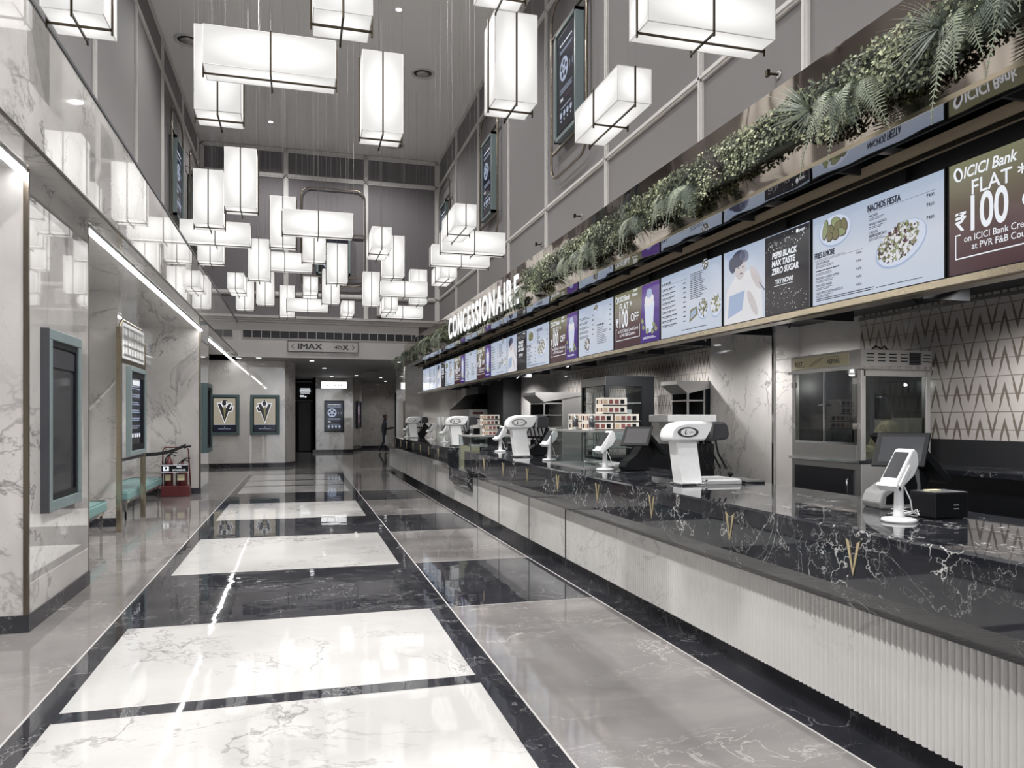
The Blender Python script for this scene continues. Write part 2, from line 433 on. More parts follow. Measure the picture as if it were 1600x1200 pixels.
# ------------------------------------------------------------------ floor
def floor():
    b = MB()
    wx0, wx1 = -1.25, 1.055; bx0, bx1 = -1.40, 1.225; cx = 2.53
    tiles = [(2.60, 4.447), (4.606, 6.30), (8.33, 10.68), (12.59, 14.89), (16.95, 18.5), (18.79, 20.1), (20.4, 22.2)]
    grays = [(-4, .4), (2.60, 6.30), (8.33, 10.68), (12.59, 14.89), (16.95, 22.2)]
    def R(x0, x1, y0, y1, m): b.face([(x0, y0, 0), (x1, y0, 0), (x1, y1, 0), (x0, y1, 0)], m)
    YE = 22.45
    R(-3.3, bx0, Y0, YE, 'marble_gray')
    R(bx0, wx0, Y0, YE, 'marble_black'); R(wx1, bx1, Y0, YE, 'marble_black')
    y = Y0
    for a, c_ in tiles:
        R(wx0, wx1, y, a, 'marble_black'); R(wx0, wx1, a, c_, 'marble_floor_white'); y = c_
    R(wx0, wx1, y, YE, 'marble_black')
    y = Y0
    for a, c_ in grays:
        if a > y: R(bx1, cx, y, a, 'marble_black')
        R(bx1, cx, a, c_, 'marble_gray'); y = c_
    R(bx1, cx, y, YE, 'marble_gray')
    R(cx, 2.80, Y0, 23.7, 'marble_black')
    R(-3.3, cx, YE, 41, 'marble_gray'); R(2.80, 6.2, Y0, 23.7, 'marble_black'); R(cx, 6.2, 23.7, 41, 'marble_gray')
    struct(b, 'floor')
    # thin bright metal strips inlaid in the floor
    t = MB()
    for x in (bx0, bx1, cx): t.box(x - .006, x + .006, Y0, YE, -.01, .0015, 'wall_light')
    for a, c_ in tiles:
        for yy in (a, c_): t.box(wx0, wx1, yy - .004, yy + .004, -.01, .0015, 'wall_light')
    for a, c_ in grays[1:]:
        for yy in (a, c_): t.box(bx1, cx, yy - .004, yy + .004, -.01, .0015, 'wall_light')
    struct(t, 'trim_1')
floor()

# ------------------------------------------------------------------ atrium shell
T = .15
b = MB(); b.box(XL - T, XL, Y0, YF, 4.40, ZC, 'wall_gray'); struct(b, 'wall_left')
b = MB(); b.box(XR, XR + T, Y0, YF, 3.84, ZC, 'wall_gray'); struct(b, 'wall_right')
b = MB(); b.box(XL - T, XR + T, YF, YF + T, ZS, ZC, 'wall_shaded'); struct(b, 'wall_far')
b = MB(); b.box(XL - T, XR + T, Y0, YF + T, ZC, ZC + T, 'ceiling'); struct(b, 'ceiling')
def moulding(b, p0, p1, n, wd=.085, dp=.03):
    """flat rail with a raised bead; n = normal of the wall"""
    p0, p1, n = Vector(p0), Vector(p1), Vector(n); t = (p1 - p0).normalized(); s_ = t.cross(n)
    for (w_, d0, d1) in ((wd, 0, dp), (wd * .38, dp, dp * 1.6)):
        a = [p0 + s_ * w_ / 2, p0 - s_ * w_ / 2, p1 - s_ * w_ / 2, p1 + s_ * w_ / 2]
        lo = [q + n * d0 for q in a]; hi = [q + n * d1 for q in a]
        b.face(hi, 'trim')
        for j in range(4): b.face([lo[j], lo[(j + 1) % 4], hi[(j + 1) % 4], hi[j]], 'trim')
ZT1, ZT2 = 5.31, 8.85
b = MB()
for y in (-.2, 2.9, 5.64, 7.42, 10.06, 12.8, 15.3, 18.1, 20.8, 23.6): moulding(b, (XR, y, 3.84), (XR, y, ZC), (-1, 0, 0))
for z in (ZT1, ZT2, ZC - .06): moulding(b, (XR, Y0, z), (XR, YF, z), (-1, 0, 0))
struct(b, 'trim_2')
b = MB()
for y in (3.3, 6.1, 9.0, 11.9, 14.7, 17.4, 20.3, 23.1): moulding(b, (XL, y, 4.4), (XL, y, ZC), (1, 0, 0))
for z in (5.31, 8.95, ZC - .06): moulding(b, (XL, Y0, z), (XL, YF, z), (1, 0, 0))
struct(b, 'trim_3')
b = MB()
for x in (XL + .06, -.38, 1.98, XR - .06): moulding(b, (x, YF, 4.6), (x, YF, ZC), (0, -1, 0), .13)
for z in (5.31, ZT2, ZC - .08): moulding(b, (XL, YF, z), (XR, YF, z), (0, -1, 0), .13)
struct(b, 'trim_4')
# lower band of the far wall: cornice, vent, sign
b = MB()
b.box(XF - .3, 3.6, YF - .12, YF, ZS - .06, 4.50, 'wall_light')
b.box(XF - .3, XR, YF - .20, YF, 4.50, 4.56, 'wall_light'); b.box(XF - .3, XR, YF - .16, YF, 4.44, 4.50, 'wall_light'); b.box(XF - .3, XR, YF - .26, YF, 4.56, 4.63, 'wall_light')
struct(b, 'wall_far_lower')
t = empty('air_vent', (.9, YF - .125, 4.08), 0, 'long dark slot air grille in the pale band above the cinema format sign', 'vent')
b = MB(); b.box(-2.5, 2.6, 0, .02, -.115, .115, 'dark_frame'); b.build('recess', t)
b = MB()
for i in range(20): b.box(-2.5 + i * .262 - .008, -2.5 + i * .262 + .008, -.012, 0, -.115, .115, 'wall_light')
for z in (-.115, .115): b.box(-2.5, 2.6, -.012, 0, z - .01, z + .01, 'wall_light')
b.build('frame', t)
b = MB()
for i in range(7): b.box(-2.5, 2.6, -.004, 0, -.1 + i * .032, -.09 + i * .032, 'black')
b.build('louvre', t)
# IMAX 4DX sign
t = empty('direction_sign', (-.33, YF - .125, 3.58), 0, 'pale IMAX and 4DX direction sign with arrows on far wall band', 'sign')
b = MB(); b.box(0, 2.07, -.03, 0, 0, .33, 'wall_light'); b.build('sign_board', t)
b = MB()
for (x0, x1, z0, z1) in ((0, 2.07, 0, .015), (0, 2.07, .315, .33), (0, .015, 0, .33), (2.055, 2.07, 0, .33)): b.box(x0, x1, -.036, -.03, z0, z1, 'paint_dark_text')
b.build('border', t)
b = MB(((0, -.032, 0), (1, 0, 0), (0, 0, 1), (0, -1, 0)))
b.btext('IMAX', .30, .085, .24, .001, 'paint_dark_text', .07, sx=1.25)
b.btext('4D', 1.36, .105, .15, .001, 'paint_dark_text', .04, sx=1.2)
b.btext('X', 1.60, .085, .22, .001, 'paint_dark_text', .07, sx=1.1)
for (x, s_) in ((.10, 1), (1.96, -1)):
    for q in (1, -1):
        b.face([(x, .165, .002), (x + s_ * .07, .165 + q * .075, .002), (x + s_ * .085, .165 + q * .065, .002), (x + s_ * .022, .165, .002)], 'paint_dark_text')
b.build('lettering', t)

# ------------------------------------------------------------------ left side: fascia, soffit, columns, recess
b = MB(); b.box(XF - .13, XF, Y0, YF, ZS, 4.40, 'marble_white'); b.box(XL - T, XF - .12, Y0, YF, 4.30, 4.40, 'wall_gray'); struct(b, 'wall_left_fascia')
b = MB(); b.box(XF - .012, XF + .006, Y0, YF, ZS - .008, ZS + .012, 'bronze'); b.box(XF - .13, XF + .01, Y0, YF, 4.40, 4.43, 'dark_frame'); struct(b, 'trim_5')
b = MB(); b.box(-3.3, XF - .13, Y0, 26, ZS, ZS + .1, 'marble_white'); struct(b, 'ceiling_left_soffit')
b = MB(); b.box(-3.3, -3.15, Y0, 26, 0, ZS, 'marble_white'); struct(b, 'wall_left_recess')
def column(y0, y1, x1=-1.95):
    o = MB(); o.box(-3.15, x1, y0, y1, .0, ZS, 'marble_white'); o = struct(o, 'marble_column')
    q = MB(); q.box(-3.15, x1 + .012, y0 - .012, y1 + .012, 0, .13, 'marble_black'); q = q.build('baseboard', o)
    q = MB(); q.box(x1 - .03, x1 + .006, y0 - .006, y0 + .02, .13, ZS, 'brass_dark'); q.box(x1 - .02, x1 + .004, y1 - .012, y1 + .006, .13, ZS, 'brass_dark'); q.build('corner_strip', o)
    return o
column(6.42, 8.11); column(17.1, 18.6, -2.0); column(-1.2, 2.4)
b = MB(); b.box(-3.15, -2.57, 12.3, 12.55, 0, ZS, 'marble_white'); o = struct(b, 'marble_column')
q = MB(); q.box(-3.15, -2.56, 12.288, 12.56, 0, .13, 'marble_black'); q.build('baseboard', o)
# recess back wall base
b = MB(); b.box(-3.15, -3.135, Y0, 26, 0, .13, 'marble_black'); struct(b, 'baseboard_left')
# LED strips
for (y0, y1, x, lb) in ((2.45, 6.4, -1.99, 'nearest white light strip under the left soffit before the first column'), (8.13, 17.08, -1.99, 'long white light strip under the left soffit over the benches'), (18.62, 25.9, -2.04, 'far white light strip under the left soffit beyond the last column')):
    t = empty('light_strip', (x, y0, ZS - .003), 0, lb, 'light', 'light strips under the left soffit')
    q = MB(); q.box(-.04, .04, 0, y1 - y0, -.02, 0, 'white_plastic'); q.build('housing', t)
    q = MB(); q.box(-.03, .03, 0, y1 - y0, -.03, -.02, 'led'); q.build('diffuser', t)

# ------------------------------------------------------------------ far lobby beyond the atrium
b = MB(); b.box(-3.3, 6.2, YF + T, 41, ZS, ZS + .12, 'ceil_low'); struct(b, 'ceiling_far_lobby')
def poly_wall(name, pts, z0, z1, m, base=True):
    """vertical wall following a plan polyline, with thickness behind it"""
    q = MB()
    for (a, c_) in zip(pts, pts[1:]):
        a, c_ = Vector((*a, 0)), Vector((*c_, 0)); n = (c_ - a).normalized().cross(Vector((0, 0, 1))) * -.12
        q.prism([(a.x, a.y), (c_.x, c_.y), (c_.x + n.x, c_.y + n.y), (a.x + n.x, a.y + n.y)], 2, z0, z1, m)
    o = struct(q, name)
    if base:
        q = MB()
        for (a, c_) in zip(pts, pts[1:]):
            a, c_ = Vector((*a, 0)), Vector((*c_, 0)); n = (c_ - a).normalized().cross(Vector((0, 0, 1))) * .02
            q.prism([(a.x, a.y), (c_.x, c_.y), (c_.x + n.x, c_.y + n.y), (a.x + n.x, a.y + n.y)], 2, 0, .13, 'marble_black')
        q.build('baseboard', o)
    return o
poly_wall('wall_far_left', [(-3.15, 26), (-.455, 26), (-.13, 26.9), (-.13, 37.5)], 0, ZS, 'marble_white')
poly_wall('wall_far_centre', [(.62, 37.5), (.62, 36), (2.40, 36), (3.0, 38.3), (3.0, 40.6)], 0, ZS, 'marble_white')
poly_wall('wall_far_end', [(3.0, 40.5), (6.2, 40.5)], 0, ZS, 'marble_white')
b = MB(); b.box(3.38, 3.96, 25.0, 27.5, 0, ZS, 'marble_white'); o = struct(b, 'marble_column')
q = MB(); q.box(3.37, 3.97, 24.99, 27.5, 0, .13, 'marble_black'); q.build('baseboard', o)
q = MB(); q.box(3.36, 3.385, 24.985, 25.01, .13, ZS, 'gold'); q.build('corner_strip', o)
b = MB(); b.box(6.1, 6.2, 23.5, 40.5, 0, ZS, 'marble_white'); struct(b, 'wall_far_right')
b = MB(); b.box(3.96, 6.2, 27.5, 27.65, 0, ZS, 'marble_white'); struct(b, 'wall_kitchen_end')
# doors
t = struct(MB(), 'door_1') if False else None
b = MB(); b.box(-.13, .62, 37.5, 37.6, 0, ZS, 'dark'); d1 = struct(b, 'door_1')
b = MB(); b.box(-.02, .52, 37.47, 37.5, .02, 2.35, 'dark_frame'); b.build('door_leaf', d1)
b = MB(); b.box(-.10, .60, 37.46, 37.5, 2.40, 2.43, 'trim'); b.box(-.1, .6, 37.4, 37.5, 3.3, 3.33, 'trim'); b.build('door_frame', d1)
b = MB(((0, 37.45, 0), (1, 0, 0), (0, 0, 1), (0, -1, 0)))
for i, (x0, x1, z, h) in enumerate(((.05, .50, 2.96, .05), (.03, .52, 2.86, .07), (.06, .48, 2.77, .03), (.04, .22, 2.60, .08), (.25, .33, 2.58, .06))): b.rect(x0, x1, z, z + h, 0, 'white_text')
b.build('lit_panel', d1)
b = MB(); b.box(4.90, 5.20, 40.44, 40.5, 0, 2.95, 'dark'); struct(b, 'door_2')
# white lit sign above the kiosk
t = empty('lit_sign', (.98, 35.97, 2.95), 0, 'white backlit rectangular sign high on the far centre wall', 'sign')
b = MB(); b.box(0, 1.15, -.06, 0, 0, .33, 'white_plastic'); b.build('housing', t)
b = MB(); b.box(.01, 1.14, -.07, -.06, .01, .32, 's_white'); b.build('diffuser', t)
b = MB(((0, -.072, 0), (1, 0, 0), (0, 0, 1), (0, -1, 0)))
for x in (.24, .58, .74, .88): b.face([(x, .12, 0), (x + .05, .14, 0), (x + .03, .2, 0), (x + .01, .19, 0)], 'paint_dark_text')
b.build('pictogram', t)

def reel(b, cx, cy, r, d, m='f_reel', hole='f_navy'):
    b.ellipse(cx, cy, r, r, d, m, 32)
    for k_ in range(5):
        a = PI / 2 + k_ * 2 * PI / 5
        b.ellipse(cx + math.cos(a) * r * .56, cy + math.sin(a) * r * .56, r * .24, r * .24, d + .001, hole, 16)
    b.ellipse(cx, cy, r * .1, r * .1, d + .001, hole, 12)
def bars(b, x0, x1, y, n, h, gap, d, m, rag=.3, align='L', rnd=None):
    rnd = rnd or random.Random(int(abs(x0 * 91 + y * 331) * 100))
    for i in range(n):
        L = (x1 - x0) * (1 - rag * rnd.random())
        a = x0 if align == 'L' else (x0 + x1 - L) / 2
        # broken into words
        x = a
        while x < a + L:
            wd = min(a + L - x, (x1 - x0) * rnd.uniform(.08, .22))
            b.rect(x, x + wd, y - i * gap - h, y - i * gap, d, m); x += wd + h * .8
def kiosk_art(b, W, H, d):
    """film-reel information poster drawn in local a,b coordinates"""
    bars(b, W * .14, W * .86, H * .90, 1, H * .018, H * .03, d, 'white_text', 0, 'C')
    bars(b, W * .12, W * .88, H * .83, 2, H * .008, H * .018, d, 'f_reel', .1, 'C')
    reel(b, W * .38, H * .62, W * .25, d)
    for x in (.72, .88): b.rect(W * x, W * (x + .02), H * .57, H * .64, d, 'f_reel')
    bars(b, W * .12, W * .88, H * .43, 3, H * .007, H * .02, d, 'f_reel', .2, 'C')
    b.text('PVR', W * .16, H * .30, H * .05, d, 'white_text', bold=.02)
    bars(b, W * .44, W * .8, H * .335, 1, H * .02, .1, d, 'f_red', 0)
    bars(b, W * .2, W * .8, H * .235, 1, H * .012, H * .018, d, 'f_reel', .1, 'C')
    for x in (.2, .4, .6, .8): b.ellipse(W * x, H * .16, W * .065, W * .065, d, 'f_reel', 16); b.rect(W * (x - .03), W * (x + .03), H * .09, H * .11, d, 'f_reel')
# kiosk on far centre wall
def digital_poster(name, o, rz, W, H, label, frame_m, art, dp=.06, fw=.05, inner=.02, group=None, bg='s_navy', lip='dark_frame'):
    t = empty(name, o, rz, label, 'poster', group)
    q = MB()
    for (x0, x1, z0, z1) in ((0, W, 0, fw), (0, W, H - fw, H), (0, fw, fw, H - fw), (W - fw, W, fw, H - fw)): q.box(x0, x1, -dp, 0, z0, z1, frame_m)
    q.build('frame', t, bevel=.006)
    q = MB()
    i0, i1 = fw, fw + inner
    for (x0, x1, z0, z1) in ((i0, W - i0, i0, i1), (i0, W - i0, H - i1, H - i0), (i0, i1, i1, H - i1), (W - i1, W - i0, i1, H - i1)): q.box(x0, x1, -dp * .75, 0, z0, z1, lip)
    q.build('inner_frame', t)
    q = MB(); q.box(i1, W - i1, -dp * .4, 0, i1, H - i1, bg); q.build('screen', t)
    if art:
        q = MB(((i1, -dp * .4 - .001, i1), (1, 0, 0), (0, 0, 1), (0, -1, 0)))
        art(q, W - 2 * i1, H - 2 * i1, 0); q.build('artwork', t)
    return t
digital_poster('information_screen', (1.12, 35.995, .95), 0, .88, 1.45, 'dark film reel information screen on the far centre marble wall', 'black', kiosk_art, .07, .03, .01)
digital_poster('film_poster', (2.62, 36.77, 1.1), math.atan2(2.3, .6), 1.0, 1.3, 'narrow dark framed film poster on the angled side of far centre wall', 'black', lambda q, W, H, d: (q.rect(W * .3, W * .7, H * .2, H * .9, d, 'f_red'), q.rect(W * .4, W * .6, H * .5, H * .85, d, 'f_skin')), .07, .05, .01)

# two V artworks on the left far wall
def v_art(kind):
    def f(q, W, H, d):
        q.rect(0, W, 0, H * .2, d, 'f_navy')
        q.text('V', W * .5, H * .1, H * .06, d + .001, 'f_reel', align='C')
        bars(q, W * .2, W * .8, H * .08, 1, H * .012, .1, d + .001, 'f_reel', .1, 'C')
        q.rect(0, W, H * .2, H * .21, d, 'f_white')
        def shape(e, dd, m):
            q.face([(W * .5, H * (.27) - e * 2, dd), (W * (.80) + e * 1.1, H * .84 + e, dd), (W * .68 - e, H * .84 + e, dd), (W * .5, H * .62 + e, dd), (W * .32 + e, H * .84 + e, dd), (W * .18 - e, H * .84 + e, dd)], m)
            q.ellipse(W * .48, H * .85, W * .10 + e, W * .12 + e, dd + .0002, m, 18)
            sx = 1 if kind == 0 else -1
            q.face([(W * (.5 + sx * .1), H * .60 - e, dd + .0001), (W * (.5 + sx * .32) + e * sx, H * .62 - e, dd + .0001), (W * (.5 + sx * .38) + e * sx, H * .73 + e, dd + .0001), (W * (.5 + sx * .30), H * .74 + e, dd + .0001), (W * (.5 + sx * .24), H * .67 + e, dd + .0001), (W * (.5 + sx * .1), H * .70 + e, dd + .0001)], m)
        shape(W * .035, d + .001, 'white_text'); shape(0, d + .003, 'f_fig')
        q.face([(W * .5, H * .36, d + .005), (W * .57, H * .72, d + .005), (W * .43, H * .72, d + .005)], 'f_tan')
        q.face([(W * .40, H * .90, d + .005), (W * .40, H * .94, d + .005), (W * .56, H * .95, d + .005), (W * .62, H * .91, d + .005)] if kind == 0 else [(W * .42, H * .93, d + .005), (W * .48, H * .97, d + .005), (W * .55, H * .93, d + .005), (W * .48, H * .92, d + .005)], 'f_navy')
    return f
digital_poster('backlit_poster', (-2.76, 25.99, 1.05), 0, .90, 1.30, 'left teal-framed tan poster of a capped figure in a V shape', 'teal_dark', v_art(0), .09, .09, .03, 'teal framed posters on the far left wall', 's_tan', 'black')
digital_poster('backlit_poster', (-1.53, 25.99, 1.05), 0, .90, 1.30, 'right teal-framed tan poster of a waving figure in a V shape', 'teal_dark', v_art(1), .09, .09, .03, 'teal framed posters on the far left wall', 's_tan', 'black')

# column posters (facing +X: local x runs along +Y)
def off_art(q, W, H, d):
    q.rect(W * .06, W * .55, H * .4, H * .8, d, 'screenoff')
t = digital_poster('poster_case', (-1.95, 6.72, .85), PI / 2, .92, 1.46, 'large teal-framed dark poster case on the nearest left column', 'teal_frame', None, .06, .085, .05, 'poster cases on the left side', 'screenoff', 'black')
q = MB(); q.box(.14, .78, -.036, -.026, 1.16, 1.31, 'dark_frame'); q.build('header_panel', t)
for ch in t.children:
    if ch.name.startswith('frame'):
        pass
q = MB(); q.box(-.02, 0, -.06, 0, -.0, 1.46, 'dark_frame'); q.build('side_panel', t)
digital_poster('poster_case', (-2.0, 17.35, .85), PI / 2, 1.0, 1.5, 'dark teal-edged poster case on the far left column beyond the extinguishers', 'teal_dark', None, .11, .085, .05, 'poster cases on the left side', 'screenoff', 'black')

# brass stand with lit header, holding a poster
t = empty('brass_gate_frame', (-2.43, 11.7, 0), PI / 2, 'tall brass-posted frame standing between the benches with mesh header', 'frame')
for x in (0, 1.7):
    q = MB(); q.box(x - .035, x + .035, -.035, .035, 0, 2.88 if x == 0 else 2.78, 'gold'); q.build('post', t, bevel=.006)
q = MB(); q.tube([(.05, 0, 2.80), (.08, 0, 2.93), (.2, 0, 3.0), (1.5, 0, 3.0), (1.62, 0, 2.93), (1.65, 0, 2.8)], .02, 'gold'); q.build('top_rail', t)
q = MB(); q.box(.10, 1.62, -.03, .03, 2.45, 2.96, 'white_plastic'); hd = q.build('header_box', t)
q = MB()
for i in range(7): q.box(.2 + i * .2, .23 + i * .2, -.04, -.03, 2.5, 2.92, 'steel')
for i in range(4): q.box(.15, 1.55, -.04, -.03, 2.5 + i * .13, 2.52 + i * .13, 'steel')
q.build('mesh_grille', hd)
q = MB(); q.box(0, 1.7, -.03, .03, 2.38, 2.44, 'gold'); q.box(0, 1.7, -.02, .02, .98, 1.02, 'dark_frame'); q.build('cross_bar', t)
def tall_art(q, W, H, d):
    for i in range(7):
        y = H * (.88 - i * .12)
        bars(q, W * .1, W * .85, y, 2, H * .012, H * .03, d, 'f_reel', .3)
    for x in (.15, .35, .55, .75): q.rect(W * x, W * (x + .1), H * .1, H * .16, d, 'white_text')
    q.rect(W * .2, W * .8, H * .9, H * .97, d, 'white_text')
digital_poster('poster_case', (-2.40, 11.98, 1.05), PI / 2, 1.15, 1.30, 'tall teal-edged menu poster hung inside the brass gate frame', 'teal_frame', tall_art, .07, .07, .09, 'poster cases on the left side', 's_navy', 'black')

# barrier belt from frame towards extinguishers
t = empty('barrier_belt', (-2.43, 13.4, 0), 0, 'black barrier belt sagging from the brass frame to the extinguishers', 'barrier')
q = MB()
n = 12; P = []
for i in range(n + 1):
    k_ = i / n; P.append((0 + k_ * .22, .04 + k_ * 3.1, 1.0 - .05 * math.sin(k_ * PI) + .05 * k_))
for a, c_ in zip(P, P[1:]): q.face([(a[0], a[1], a[2] - .03), (c_[0], c_[1], c_[2] - .03), (c_[0], c_[1], c_[2] + .03), (a[0], a[1], a[2] + .03)], 'black'); q.face([(a[0] + .004, a[1], a[2] - .03), (a[0] + .004, a[1], a[2] + .03), (c_[0] + .004, c_[1], c_[2] + .03), (c_[0] + .004, c_[1], c_[2] - .03)], 'black')
q.build('belt', t)
q = MB(); q.box(-.03, .03, -.02, .08, .95, 1.06, 'black'); q.build('clip', t)
q = MB(); q.tube([(.2, 3.1, 1.0), (.24, 3.2, 1.02), (.3, 3.24, 1.02)], .02, 'black'); q.build('hook', t)

# benches
def bench(loc, L, label):
    t = empty('bench', loc, 0, label, 'bench', 'teal benches along the left recess')
    q = MB(); q.box(0, .55, 0, L, .33, .47, 'teal'); q.build('seat', t, bevel=.03, seg=3)
    q = MB(); q.tube([(.02, .02, .475), (.53, .02, .475), (.53, L - .02, .475), (.02, L - .02, .475)], .006, 'teal', 6, closed=True); q.build('piping', t)
    q = MB(); q.box(.03, .52, .03, L - .03, .295, .33, 'chrome'); q.build('seat_frame', t)
    for x in (.06, .49):
        for y in (.08, L / 2, L - .08):
            q = MB(); q.box(x - .015, x + .015, y - .015, y + .015, 0, .3, 'chrome'); q.build('leg', t)
    return t
bench((-3.06, 8.9, 0), 2.5, 'teal vinyl bench peeking out behind the nearest column')
tb = bench((-3.06, 12.75, 0), 2.95, 'teal vinyl bench behind the brass frame beside the extinguishers')
q = MB(); q.box(0.0, .12, .02, 1.6, .72, .92, 'teal'); q.build('backrest', tb, bevel=.05, seg=3)
bench((-3.06, 20.6, 0), 2.6, 'far teal bench beyond the last left column')

# fire extinguishers
t = empty('extinguisher_stand', (-2.42, 16.75, 0), 0, 'dark red floor stand with hoop handle holding two fire extinguishers', 'stand')
q = MB(); q.box(-.27, .27, -.15, .15, 0, .22, 'red'); q.build('tray', t, bevel=.01)
q = MB(); q.tube([(-.27, .02, .2), (-.25, .02, .95), (-.21, .02, 1.0), (.19, .02, 1.0), (.23, .02, .95), (.27, .02, .2)], .014, 'red'); q.build('hoop', t)
q = MB(); q.box(-.25, .25, -.17, -.155, .50, .65, 'black'); sg = q.build('sign_plate', t)
q = MB(((-.25, -.172, .5), (1, 0, 0), (0, 0, 1), (0, -1, 0)))
q.text('FIRE', .33, .09, .05, 0, 'white_text', bold=.02, align='C'); q.text('EXTINGUISHER', .33, .03, .045, 0, 'white_text', bold=.02, align='C', sx=.8)
q.rect(.03, .14, .03, .12, 0, 'white_text'); q.ellipse(.085, .085, .02, .025, .001, 'black', 10)
for (x0, x1, z0, z1) in ((0, .5, 0, .008), (0, .5, .142, .15)): q.rect(x0, x1, z0, z1, 0, 'white_text')
q.build('lettering', sg)
for (x, r, h, lb) in ((-.13, .075, .62, 'taller slim red fire extinguisher on the left of the stand'), (.12, .10, .50, 'squat wider red fire extinguisher on the right of the stand')):
    e = empty('fire_extinguisher', (-2.42 + x, 16.75, .03), 0, lb, 'fire extinguisher', 'fire extinguishers on the stand')
    q = MB(); q.lathe((0, 0, 0), [(r, 0), (r, h), (r * .9, h + .05), (r * .55, h + .10), (.03, h + .13), (.03, h + .16)], 'red', 20); q.build('cylinder', e)
    q = MB(); q.box(-r * .8, r * .5, -r - .004, -r * .8, .30, .42, 'paper'); q.build('paper_tag', e)
    q = MB(); q.box(-.02, .02, -.02, .02, h + .16, h + .2, 'black'); q.tube([(-.02, 0, h + .19), (.08, 0, h + .25), (.15, 0, h + .24)], .012, 'black'); q.tube([(-.02, 0, h + .19), (.06, 0, h + .20), (.13, 0, h + .18)], .01, 'black'); q.build('valve_handle', e)
    q = MB(); q.tube([(-.02, -.02, h + .18), (-r * .8, -.03, h + .12), (-r * 1.15, -.03, h - .02), (-r * 1.1, -.03, h * .4), (-r * 1.1, -.03, .1)], .012, 'black'); q.build('hose', e)

# ------------------------------------------------------------------ tube-framed upper posters
def wall_poster(o, rz, label, W=1.0, zb=5.62, zt=8.55, pz0=6.16, pz1=7.95, big=False):
    """o = wall point at floor; local x along the wall, local -y away from it"""
    t = empty('film_information_display', (o[0], o[1], zb), rz, label, 'display', 'film reel displays high on the atrium walls')
    HW = .82 if not big else .95; H = zt - zb; r = .28; pts = []
    for (cx, cz, a0) in ((HW - r, r, -PI / 2), (HW - r, H - r, 0), (-HW + r, H - r, PI / 2), (-HW + r, r, PI)):
        for i in range(7):
            a = a0 + i / 6 * PI / 2; pts.append((cx + r * math.cos(a), -.10, cz + r * math.sin(a)))
    q = MB(); q.tube(pts, .022, 'brass_dark', 8, closed=True); fr = q.build('tube_frame', t)
    q = MB()
    for z in (pz0 - zb - .08, pz1 - zb + .08): q.box(-HW, HW, -.11, -.07, z - .02, z + .02, 'brass_dark')
    q.build('cross_bar', t)
    q = MB()
    for x in (-HW, HW):
        for z in (.5, H - .5): q.cyl((x, -.12, z), (x, 0, z), .012, 'chrome', 8)
    q.build('stud', t)
    a, b_ = pz0 - zb, pz1 - zb; f = .055; w2 = W / 2
    q = MB()
    for (x0, x1, z0, z1) in ((-w2, w2, a, a + f), (-w2, w2, b_ - f, b_), (-w2, -w2 + f, a, b_), (w2 - f, w2, a, b_)): q.box(x0, x1, -.16, -.02, z0, z1, 'teal_frame')
    q.build('case_frame', t)
    q = MB(); q.box(-w2 - .005, w2 + .005, -.15, 0, a - .005, b_ + .005, 'dark_frame'); q.build('case', t) if False else None
    q = MB(); q.box(-w2 + f, w2 - f, -.13, -.02, a + f, b_ - f, 'black'); q.build('screen_border', t)
    q = MB(); q.box(-w2 + f + .06, w2 - f - .06, -.134, -.13, a + f + .06, b_ - f - .06, 's_navy'); q.build('screen', t)
    q = MB(((-w2 + f + .06, -.136, a + f + .06), (1, 0, 0), (0, 0, 1), (0, -1, 0)))
    kiosk_art(q, W - 2 * f - .12, b_ - a - 2 * f - .12, 0); q.build('artwork', t)
    return t
for y, lb in ((11.45, 'large film reel display on the right wall, nearest of three'), (16.75, 'film reel display on right wall, middle of three'), (22.2, 'film reel display on right wall, farthest, beside the corner')):
    wall_poster((XR, y), -PI / 2, lb)
for y, lb in ((18.9, 'film reel display on the left wall, nearer of two'), (21.75, 'film reel display on the left wall, farther of two')):
    wall_poster((XL, y), PI / 2, lb)
wall_poster((1.0, YF), 0, 'film reel display on the far wall behind the lanterns', pz0=5.95, pz1=7.1, big=True)
# small speaker on far wall, sprinklers and ceiling fixtures
t = empty('wall_speaker', (2.45, YF, 4.95), 0, 'small grey speaker box low on the far wall right of the lanterns', 'speaker')
q = MB(); q.box(-.15, .15, -.24, -.05, -.22, .22, 'wall_light'); q.build('cabinet', t, bevel=.02)
q = MB(); q.box(-.03, .03, -.05, 0, -.05, .05, 'black'); q.build('bracket', t)
for (y, z, lb) in ((6.05, 4.76, 'nearest small sprinkler head on the right wall above the hedge'), (11.1, 4.75, 'middle small sprinkler head on the right wall above the hedge'), (13.1, 4.75, 'far small sprinkler head on the right wall above the hedge')):
    t = empty('sprinkler_head', (XR, y, z), 0, lb, 'sprinkler', 'sprinkler heads on the right wall')
    q = MB(((0, 0, 0), (0, 1, 0), (0, 0, 1), (-1, 0, 0))); q.lathe((0, 0, 0), [(.05, 0), (.045, .012), (.02, .02)], 'chrome', 16); q.build('rosette', t)
    q = MB(); q.cyl((-.02, 0, 0), (-.10, 0, 0), .012, 'bronze', 8); q.box(-.13, -.1, -.02, .02, -.03, .03, 'bronze'); q.build('nozzle', t)
def downlight(x, y, z, label, energy, r=.06, size=150, group='recessed downlights in the high ceiling', col=(1, .992, .98)):
    t = empty('downlight', (x, y, z), 0, label, 'light', group)
    q = MB(); q.lathe((0, 0, -.012), [(r * 1.35, .012), (r * 1.35, .004), (r * 1.05, 0)], 'white_plastic', 20); q.build('trim_ring', t)
    q = MB(); q.ellipse(0, 0, r, r, -.014, 'downlight', 20); q.build('lens', t)
    spot((x, y, z - .03), energy, size, r, col=col)
DLE = 520
